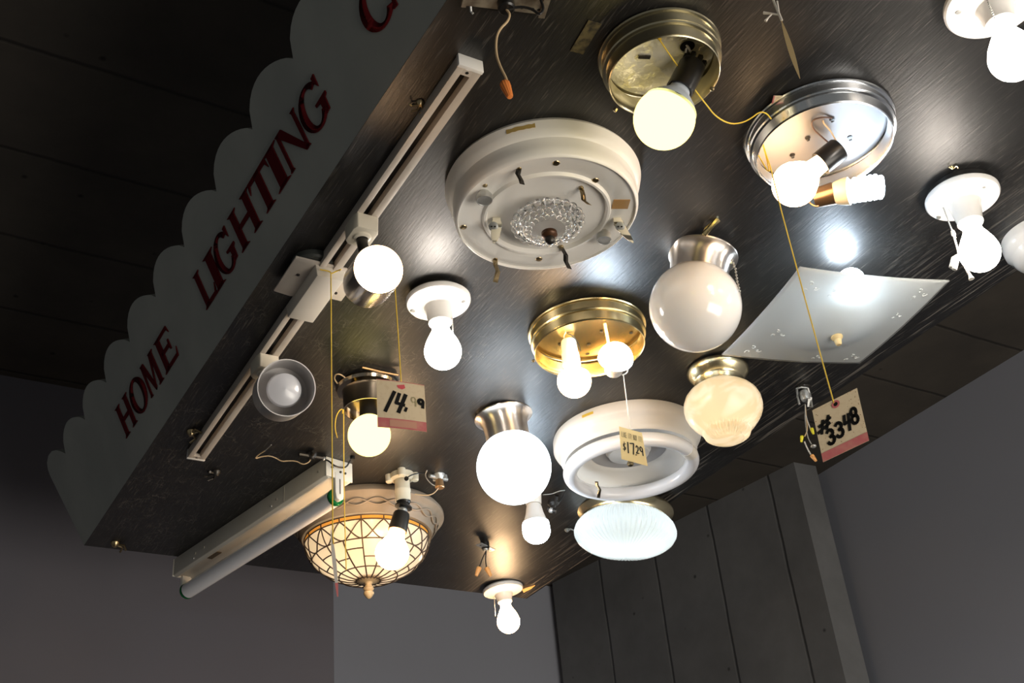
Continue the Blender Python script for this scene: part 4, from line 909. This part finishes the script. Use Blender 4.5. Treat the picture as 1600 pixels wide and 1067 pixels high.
# bracket at right with yellow nuts
P = on(1256, 606); t = thing('junction_strap', P, 'galvanized socket bracket with yellow and orange wire nuts beside the 3348 tag', 'electrical fitting')
c = near(P, 1258, 620); mb = MB(); ex = idir(1, .1, 0); ey = idir(-.1, 1, 0); ez = idir(0, 0, 1)
mb.lathe(near(P, 1257, 612), DN, [(0, 0), (0, .011), (.014, .0115), (.020, .009), (.020, .0)], 24)
mb.tube([near(P, 1245, 607), near(P, 1246, 618), near(P, 1249, 632)], .0022, 8); mb.tube([near(P, 1262, 606), near(P, 1266, 618), near(P, 1269, 636)], .0022, 8)
mb.tube([near(P, 1244, 607), near(P, 1252, 605), near(P, 1262, 606)], .002, 8)
mb.box(near(P, 1265, 628), ex, ey, ez, .004, .010, .001); mb.build('bracket', m_steel, t)
MB().lathe(P, DN, [(0, 0), (0, .016), (.004, .015), (.006, .006), (.02, .006), (.02, 0)], 20).build('mounting_stud', m_dark, t)
q = near(P, 1258, 632)
wire(t, [q, near(q, 1259, 650), near(q, 1263, 662), near(q, 1267, 672)], .0012, m_wwire); wire(t, [q, near(q, 1260, 655), near(q, 1262, 672), near(q, 1257, 682)], .0011, m_tan)
wire(t, [near(q, 1257, 690), near(q, 1262, 702), near(q, 1268, 712)], .0014, m_wwire); wire(t, [q, near(q, 1258, 660), near(q, 1262, 684), near(q, 1268, 694)], .0012, m_steel)
nut(t, near(q, 1268, 669), near(q, 1271, 678)-near(q, 1268, 669), m_yellow, .62); nut(t, near(q, 1253, 681), near(q, 1252, 692)-near(q, 1253, 681), m_yellow, .62)
nut(t, near(q, 1268, 711), near(q, 1278, 724)-near(q, 1268, 711), m_torange, .72)
MB().sphere(near(q, 1271, 697), .006, 14, 8, sq=.6).build('clear_connector', m_steel, t)

# remnants on the board
def small_bit(base, label, fn, name, cat='electrical fitting', group=None):
    P = on(*base); t = thing(name, P, label, cat, group); fn(t, P); return t
def remnant(m, k=1.0, seed=0):
    def fn(t, P):
        rnd = random.Random(seed); mb = MB().lathe(P, DN, [(0, 0), (0, .010*k), (.004*k, .009*k), (.010*k, .004*k), (.010*k, 0)], 18)
        for i in range(3):
            an = rnd.uniform(0, 6.28); mb.tube([P+DN*.004, P+Vector((math.cos(an)*.02*k, math.sin(an)*.02*k, -.006*k)), P+Vector((math.cos(an+.5)*.026*k, math.sin(an+.5)*.026*k, -.012*k))], .0025*k, 7)
        mb.build('stub', m, t)
    return fn
small_bit((299, 674), 'brass outlet remnant half hidden behind the far end of the track', remnant(m_brassd, 1, 1), 'outlet_remnant')
small_bit((180, 848), 'rusty brass outlet remnant near the far left corner of the board', remnant(m_brassd, 1.05, 2), 'outlet_remnant')
small_bit((338, 737), 'black outlet remnant on the dark board below the track end', remnant(m_dark, 1.0, 3), 'outlet_remnant')
small_bit((656, 160), 'small brass hook against the track side', remnant(m_brassd, .6, 4), 'outlet_remnant')
small_bit((886, 827), 'small silver clip between the LED bulb and the ribbed mushroom light', remnant(m_steel, .7, 5), 'wire_clip')
small_bit((1487, 261), 'small dab of yellow tape residue above the right lampholder', remnant(m_brass, .35, 6), 'tape_residue', 'residue')
def br(t, P):
    mb = MB().lathe(near(P, 864, 781), DN, [(0, 0), (0, .012), (.010, .014), (.016, .008), (.016, 0)], 20)
    mb.tube([near(P, 870, 774), near(P, 866, 790), near(P, 862, 798)], .005, 8); mb.tube([near(P, 856, 795), near(P, 869, 799)], .006, 8)
    mb.build('bracket', m_dark, t)
    wire(t, [near(P, 848, 773), near(P, 862, 772), near(P, 874, 767), near(P, 883, 766)], .0012, m_steel); wire(t, [near(P, 883, 767), near(P, 879, 778), near(P, 870, 790)], .0014, m_wire)
    MB().sphere(near(P, 861, 797), .007, 14, 8).build('silver_nut', m_steel, t)
small_bit((866, 776), 'dark wire bracket between the bright globe and the circular tube fixture', br, 'wire_bracket')
def tapef(t, P):
    ex = (on(938, 29)-on(902, 88)).normalized(); ey = Z.cross(ex)
    MB().box(P+DN*.0006, ex, ey, Z, .028, .0095, .0006).build('tape', mat('dark_gauze_tape', (.12, .095, .04), .7, vary=(90, .2, (.03, .025, .015))), t)
small_bit((915, 58), 'strip of dark yellowed tape on the board left of the antique brass pan', tapef, 'tape_patch', 'tape')
def splinter(t, P):
    mb = MB(); mb.hull([on(816, 920), on(836, 914), on(829, 919), on(818, 924)], [on(816, 920)+DN*.004, on(836, 914)+DN*.002, on(829, 919)+DN*.003, on(818, 924)+DN*.004]); mb.build('splinter', mat('raw_wood', (.62, .38, .14), .7), t)
small_bit((824, 919), 'raw wood splinter at the far corner of the board', splinter, 'wood_splinter', 'splinter')

# ------------------------------------------------------------------ strings and price tags
def string(pts, r=.0010, label=None, m=None, name='hanging_string', smooth=0, cat='string'):
    o = MB().tube(pts, r, 6, smooth=smooth).build(name, m or m_string); 
    o['label'] = label; o['category'] = cat; return o
def bil(c, x, y): return c[0].lerp(c[1], x).lerp(c[3].lerp(c[2], x), y)
def tag(anchor, corners, label, m, hole, string_pts, strokes, band=None, curve=0, smat=None, sr=.0010, sw=.0016, extra=None):
    """card hung from a string; corners TL TR BR BL in the picture, standing in the upright plane below its anchor"""
    c0 = near(anchor, *hole); n = Vector((c0.x-CAM.x, c0.y-CAM.y, 0)).normalized(); n = (n+Z*.06).normalized()
    def pl(u, v): d = ray(u, v); return CAM + d*((c0-CAM).dot(n)/d.dot(n))
    cs = [pl(*p) for p in corners]
    t = thing('price_tag', c0, label, 'price tag')
    up = (cs[0]-cs[3]).normalized()
    def q(x, y, h): return bil(cs, x, y) - n*h - n*(curve*(x-.5)**2*4*.0 + curve*math.sin(x*3.0)*.5)
    N_ = 10
    mb = MB(); vs = [q(i/N_, j/N_, 0) for i in range(N_+1) for j in range(N_+1)]; vs2 = [v + n*.0006 for v in vs]
    fs = [(i*(N_+1)+j, i*(N_+1)+j+1, (i+1)*(N_+1)+j+1, (i+1)*(N_+1)+j) for i in range(N_) for j in range(N_)]
    mb.add(vs, fs); mb.add(vs2, [f[::-1] for f in fs]); mb.build('card', m, t)
    def patch(x0, x1, y0, y1, mm, nm, h=.0003):
        k = 8; b = MB(); b.add([q(x0+(x1-x0)*i/k, y, h) for i in range(k+1) for y in (y0, y1)], [(2*i, 2*i+1, 2*i+3, 2*i+2) for i in range(k)]); return b.build(nm, mm, t)
    if band: patch(0, 1, band[0], band[1], m_pink, 'pink_band')
    if extra: extra(t, q, patch)
    b = MB()
    for wgt, st in strokes:
        for a_, b_ in zip(st, st[1:]):
            dx, dy = b_[0]-a_[0], b_[1]-a_[1]; W = (cs[1]-cs[0]).length; H = (cs[3]-cs[0]).length
            l = math.hypot(dx*W, dy*H) or 1; nx, ny = -dy*H/l, dx*W/l; hx, hy = nx*sw*wgt/2/W, ny*sw*wgt/2/H; ex_, ey_ = dx*W/l*sw*.35/W, dy*H/l*sw*.35/H
            b.add([q(a_[0]-ex_+hx, a_[1]-ey_+hy, .0006), q(b_[0]+ex_+hx, b_[1]+ey_+hy, .0006), q(b_[0]+ex_-hx, b_[1]+ey_-hy, .0006), q(a_[0]-ex_-hx, a_[1]-ey_-hy, .0006)], [(0, 1, 2, 3)])
    b.build('writing', m_ink, t)
    if string_pts: MB().tube(string_pts+[c0], sr, 6).build('string', smat or m_string, t)
    return t, c0, q
def arcp(cx, cy, rx, ry, a0, a1, n=10): return [(cx+rx*math.cos(math.radians(a0+(a1-a0)*i/n)), cy+ry*math.sin(math.radians(a0+(a1-a0)*i/n))) for i in range(n+1)]
def d3(x, y, w, h): return arcp(x+w*.4, y+h*.25, w*.45, h*.25, -150, 90)+arcp(x+w*.42, y+h*.72, w*.5, h*.27, -80, 160)
def d8(x, y, w, h): return arcp(x+w*.5, y+h*.26, w*.38, h*.25, 90, 450, 14)+arcp(x+w*.5, y+h*.75, w*.46, h*.26, -90, 270, 14)
def d4(x, y, w, h): return [(x+w*.25, y), (x+w*.1, y+h*.5), (x+w*.85, y+h*.45)], [(x+w*.85, y), (x+w*.62, y+h)]
def d9(x, y, w, h): return arcp(x+w*.45, y+h*.3, w*.4, h*.28, 0, 360, 14)+[(x+w*.85, y+h*.3), (x+w*.75, y+h)]
# 3348
st = []
for a_, b_ in (((.17, .28), (.10, .50)), ((.30, .24), (.22, .46)), ((.07, .36), (.33, .29)), ((.03, .46), (.30, .38))): st.append((1.2, [a_, b_]))
st.append((1.25, d3(.20, .50, .14, .26))); st.append((1.25, d3(.40, .45, .14, .26)))
for s_ in d4(.58, .38, .15, .29): st.append((1.25, s_))
st.append((1.2, d8(.75, .32, .14, .28)))
def ex3348(t, q, patch):
    b = MB()
    for k in range(26):
        an = [q(.5, .07, .0007)] ; a0 = 2*math.pi*k/26; a1 = 2*math.pi*(k+1)/26
        f = lambda a, r: q(.5+.055*r*math.cos(a), .10+.045*r*math.sin(a), .0005)
        b.add([f(a0, 1.6), f(a1, 1.6), f(a1, .8), f(a0, .8)], [(0, 1, 2, 3)])
    b.build('reinforcing_ring', m_pink, t)
    b = MB()
    for k in range(24):
        a0 = 2*math.pi*k/24; a1 = 2*math.pi*(k+1)/24; b.add([q(.5, .10, .00055), q(.5+.045*math.cos(a0), .10+.037*math.sin(a0), .00055), q(.5+.045*math.cos(a1), .10+.037*math.sin(a1), .00055)], [(0, 1, 2)])
    b.build('hole', m_black, t)
    rnd = random.Random(5); b = MB()
    for _ in range(60):
        x, y = rnd.random(), rnd.random()**1.6*.8; r_ = rnd.uniform(.004, .011)
        b.add([q(x+r_*math.cos(k), y+r_*math.sin(k)*.9, .0004) for k in (0, 1.05, 2.1, 3.14, 4.2, 5.2)], [(0, 1, 2, 3, 4, 5)])
    b.build('rust_specks', mat('rust_speck', (.28, .13, .03), .7), t)
anc = near(P7, 1190, 219)
tag(anc, ((1269, 641), (1339, 606), (1358, 688), (1286, 722)), 'buff price tag lettered #3348 with pink lower band on long yellow string', m_card, (1303, 630), [anc, near(anc, 1204, 262), near(anc, 1221, 330), near(anc, 1260, 475)], st, (.84, 1.0), extra=ex3348, sw=.0034, sr=.0009)
MB().tube([near(anc, 1190, 219), near(anc, 1177, 226), near(anc, 1184, 241), near(anc, 1204, 275), near(anc, 1197, 245), near(anc, 1190, 219)], .0009, 6, smooth=1).build('string_loop', m_string, t7)
# 14.99
st = [(1.3, [(.37, .24), (.17, .66)]), (1.3, [(.47, .27), (.40, .47), (.56, .50)]), (1.4, [(.60, .28), (.44, .66)]), (1.9, [(.585, .585), (.60, .59)])]
def ex14(t, q, patch):
    b = MB()
    b.add([q(.42, .09, .0005), q(.58, .06, .0005), q(.60, .13, .0005), q(.53, .17, .0005), q(.45, .15, .0005)], [(0, 1, 2, 3, 4)]); b.build('reinforcing_ring', mat('red_pink_print', (.75, .12, .14), .6), t)
    patch(0, 1, 0, .012, m_pink, 'pink_edge'); patch(.25, .8, .83, .97, mat('faded_print', (.66, .34, .24), .7), 'faded_print', .0006)
    b = MB()
    for cx in (.76,):
        for k in range(20):
            a0 = 2*math.pi*k/20; a1 = 2*math.pi*(k+1)/20
            for r_, cy in ((1, .36),): b.add([q(cx+.055*math.cos(a0), cy+.065*math.sin(a0), .0006), q(cx+.055*math.cos(a1), cy+.065*math.sin(a1), .0006), q(cx+.03*math.cos(a1), cy+.04*math.sin(a1), .0006), q(cx+.03*math.cos(a0), cy+.04*math.sin(a0), .0006)], [(0, 1, 2, 3)])
    b.add([q(.80, .38, .0006), q(.825, .38, .0006), q(.81, .50, .0006), q(.78, .50, .0006)], [(0, 1, 2, 3)])
    b.build('faded_numeral', mat('faded_ink', (.42, .36, .20), .7), t)
st.append((1.1, d9(.86, .33, .11, .17)))
hd = near(on(600, 395), 617, 447)
tag(hd, ((588, 592), (663, 602), (667, 675), (590, 667)), 'cream price tag marked 14.99 with a pink lower band on a yellow string', m_card, (627, 600), [Vector((hd.x, hd.y, ZB-.001)), hd, near(hd, 622, 520)], st, (.80, 1.0), curve=.004, extra=ex14, sw=.0042)
# 17.29
st = [(1.0, [(.22, .50), (.13, .52), (.13, .58), (.21, .62), (.19, .68), (.10, .68)]), (.8, [(.17, .45), (.15, .73)]), (1.6, [(.32, .43), (.30, .76)]),
      (1.5, [(.40, .45), (.56, .42), (.50, .76)]), (1.8, [(.60, .75), (.61, .76)]), (1.3, [(.64, .52), (.68, .46), (.73, .50), (.72, .58), (.63, .70), (.74, .68)]), (1.3, d9(.79, .46, .13, .26))]
# small printed heading LIKE IT? BUY IT!
GL = {'L': [[(0, 0), (0, 1), (.8, 1)]], 'I': [[(.4, 0), (.4, 1)]], 'K': [[(0, 0), (0, 1)], [(.8, 0), (0, .55), (.8, 1)]], 'E': [[(.8, 0), (0, 0), (0, 1), (.8, 1)], [(0, .5), (.6, .5)]],
      'T': [[(0, 0), (.9, 0)], [(.45, 0), (.45, 1)]], '?': [[(0, .15), (.4, 0), (.8, .2), (.4, .55), (.4, .7)], [(.4, .93), (.4, 1)]], 'B': [[(0, 0), (0, 1), (.7, .9), (.7, .6), (0, .5), (.6, .4), (.6, .1), (0, 0)]],
      'U': [[(0, 0), (0, .85), (.4, 1), (.8, .85), (.8, 0)]], 'Y': [[(0, 0), (.4, .5), (.8, 0)], [(.4, .5), (.4, 1)]], '!': [[(.4, 0), (.4, .7)], [(.4, .93), (.4, 1)]], ' ': []}
x_ = .10
for ch in 'LIKE IT? BUY IT!':
    for s_ in GL[ch]: st.append((.36, [(x_+.043*a_, .15+.15*b_) for a_, b_ in s_]))
    x_ += .054
hk = hook17
tag(hk, ((967, 666), (1003, 676), (1012, 728), (971, 717)), 'small buff price tag marked $17.29 on a pale double string', m_cardy, (984, 669), [hk], st, None, smat=m_wstring, sw=.0014, sr=.0008)
string([hk, near(hk, 979, 625), near(hk, 986, 668)], .0007, 'pale second strand of string running down to the $17.29 tag', m_wstring)

# yellow strings
a_ = near(P7, 1197, 176); b_ = rim_up
string([b_, b_.lerp(on(1104, 164, ZB-.05), .25)+DN*.004, b_.lerp(on(1104, 164, ZB-.05), .7)+DN*.004, on(1104, 164, ZB-.05), on(1118, 182, ZB-.05), on(1140, 194, ZB-.045), on(1160, 192, ZB-.04), on(1175, 184, ZB-.035), on(1186, 175, ZB-.03), on(1197, 176, ZB-.03), on(1205, 186, ZB-.035)], .0010, 'yellow string drooping between the antique brass pan and the chrome pan', smooth=2)
# long string from the feed cover to the edge-on tag
fc = tp(tW+.002, yf, .036); fc = on(517, 428, ZB-.036)
ln = string([fc, near(fc, 518, 600), near(fc, 520, 840), near(fc, 521, 850)], .0010, 'long yellow string tied to the track feed cover, carrying an edge-on tag')
string([on(500, 421, ZB-.03), near(fc, 516, 424), fc, near(fc, 527, 423), on(533, 421, ZB-.034)], .0011, 'yellow string tied across the end of the track feed cover', smooth=1)
def edge_tag(anchor, top, bot, w, label, m1, m2, parentname='price_tag', lean=.0):
    c0 = near(anchor, *top); c1 = near(c0, *bot); t = thing(parentname, c0, label, 'price tag')
    vd = (c0-CAM).normalized(); dn_ = (c1-c0); sd_ = dn_.cross(vd).normalized()*w; bk = vd*.034
    k = 8; mb = MB(); vs = []
    for i in range(k+1):
        f = i/k; c = c0.lerp(c1, f); ww = math.sin(math.pi*min(1, f*.96+.02))**.8; vs += [c-sd_*ww, c+sd_*ww, c+sd_*ww*.5+bk*ww, c-sd_*ww*.5+bk*ww]
    fs = []
    for i in range(k):
        for j in range(4): fs.append((4*i+j, 4*i+(j+1) % 4, 4*i+4+(j+1) % 4, 4*i+4+j))
    mb.add(vs, fs, 0); mb.build('card', m1, t)
    if m2:
        q0 = c0.lerp(c1, .80)-vd*.001; MB().add([q0-sd_*.8, q0+sd_*.8, c1+sd_*.2-vd*.001, c1-sd_*.4-vd*.001], [(0, 1, 2, 3)]).build('pink_band', m2, t)
    return t, c0
edge_tag(fc, (517, 828), (528, 932), .0028, 'price tag seen edge-on, hanging in front of the stained glass bowl', mat('pale_card_edge', (.66, .62, .56), .7), m_pink)
k0 = near(on(545, 590), 537, 640)
string([near(k0, 527, 684), near(k0, 523, 668), near(k0, 525, 650), near(k0, 531, 640), near(k0, 536, 639), near(k0, 535, 646)], .0010, 'short looped yellow string beside the yellow bulb', smooth=2)
string([k0, near(k0, 537, 700), near(k0, 538, 790), near(k0, 541, 890)], .0010, 'thin yellow string hanging in front of the stained glass bowl from the small canopy', smooth=1)
# edge-on tag at the top
P = on(1206, -30); a2 = near(P, 1208, 0)
MB_ = edge_tag(P, (1221, 32), (1250, 123), .0032, 'tan price tag seen edge-on, hanging by white string at the top of the photo', mat('tan_card_edge', (.80, .60, .30), .7), None)
mb = MB(); mb.tube([on(1206, -30), a2, near(P, 1221, 32)], .0014, 6); mb.tube([near(P, 1214, 2), near(P, 1217, 20), near(P, 1222, 32)], .0012, 6)
mb.tube([near(P, 1216, 23), near(P, 1205, 21), near(P, 1193, 20)], [.0012, .0012, .002], 6); mb.tube([near(P, 1206, 22), near(P, 1201, 27), near(P, 1196, 33)], [.001, .001, .0022], 6)
mb.build('string', m_wstring, MB_[0])
# tag tucked behind the chrome pan
P = on(1216, 158); t = thing('price_tag', P, 'corner of a red-edged tag tucked behind the chrome pan', 'price tag')
c4 = [on(1209, 150, ZB-.004), on(1230, 150, ZB-.004), on(1232, 176, ZB-.004), on(1203, 172, ZB-.004)]
MB().hull(c4, [p+Z*.0008 for p in c4]).build('card', m_card, t)
c4 = [on(1209, 150, ZB-.0045), on(1211, 150, ZB-.0045), on(1205, 172, ZB-.0045), on(1203, 172, ZB-.0045)]
MB().hull(c4, [p+Z*.0006 for p in c4]).build('red_edge', m_pink, t)
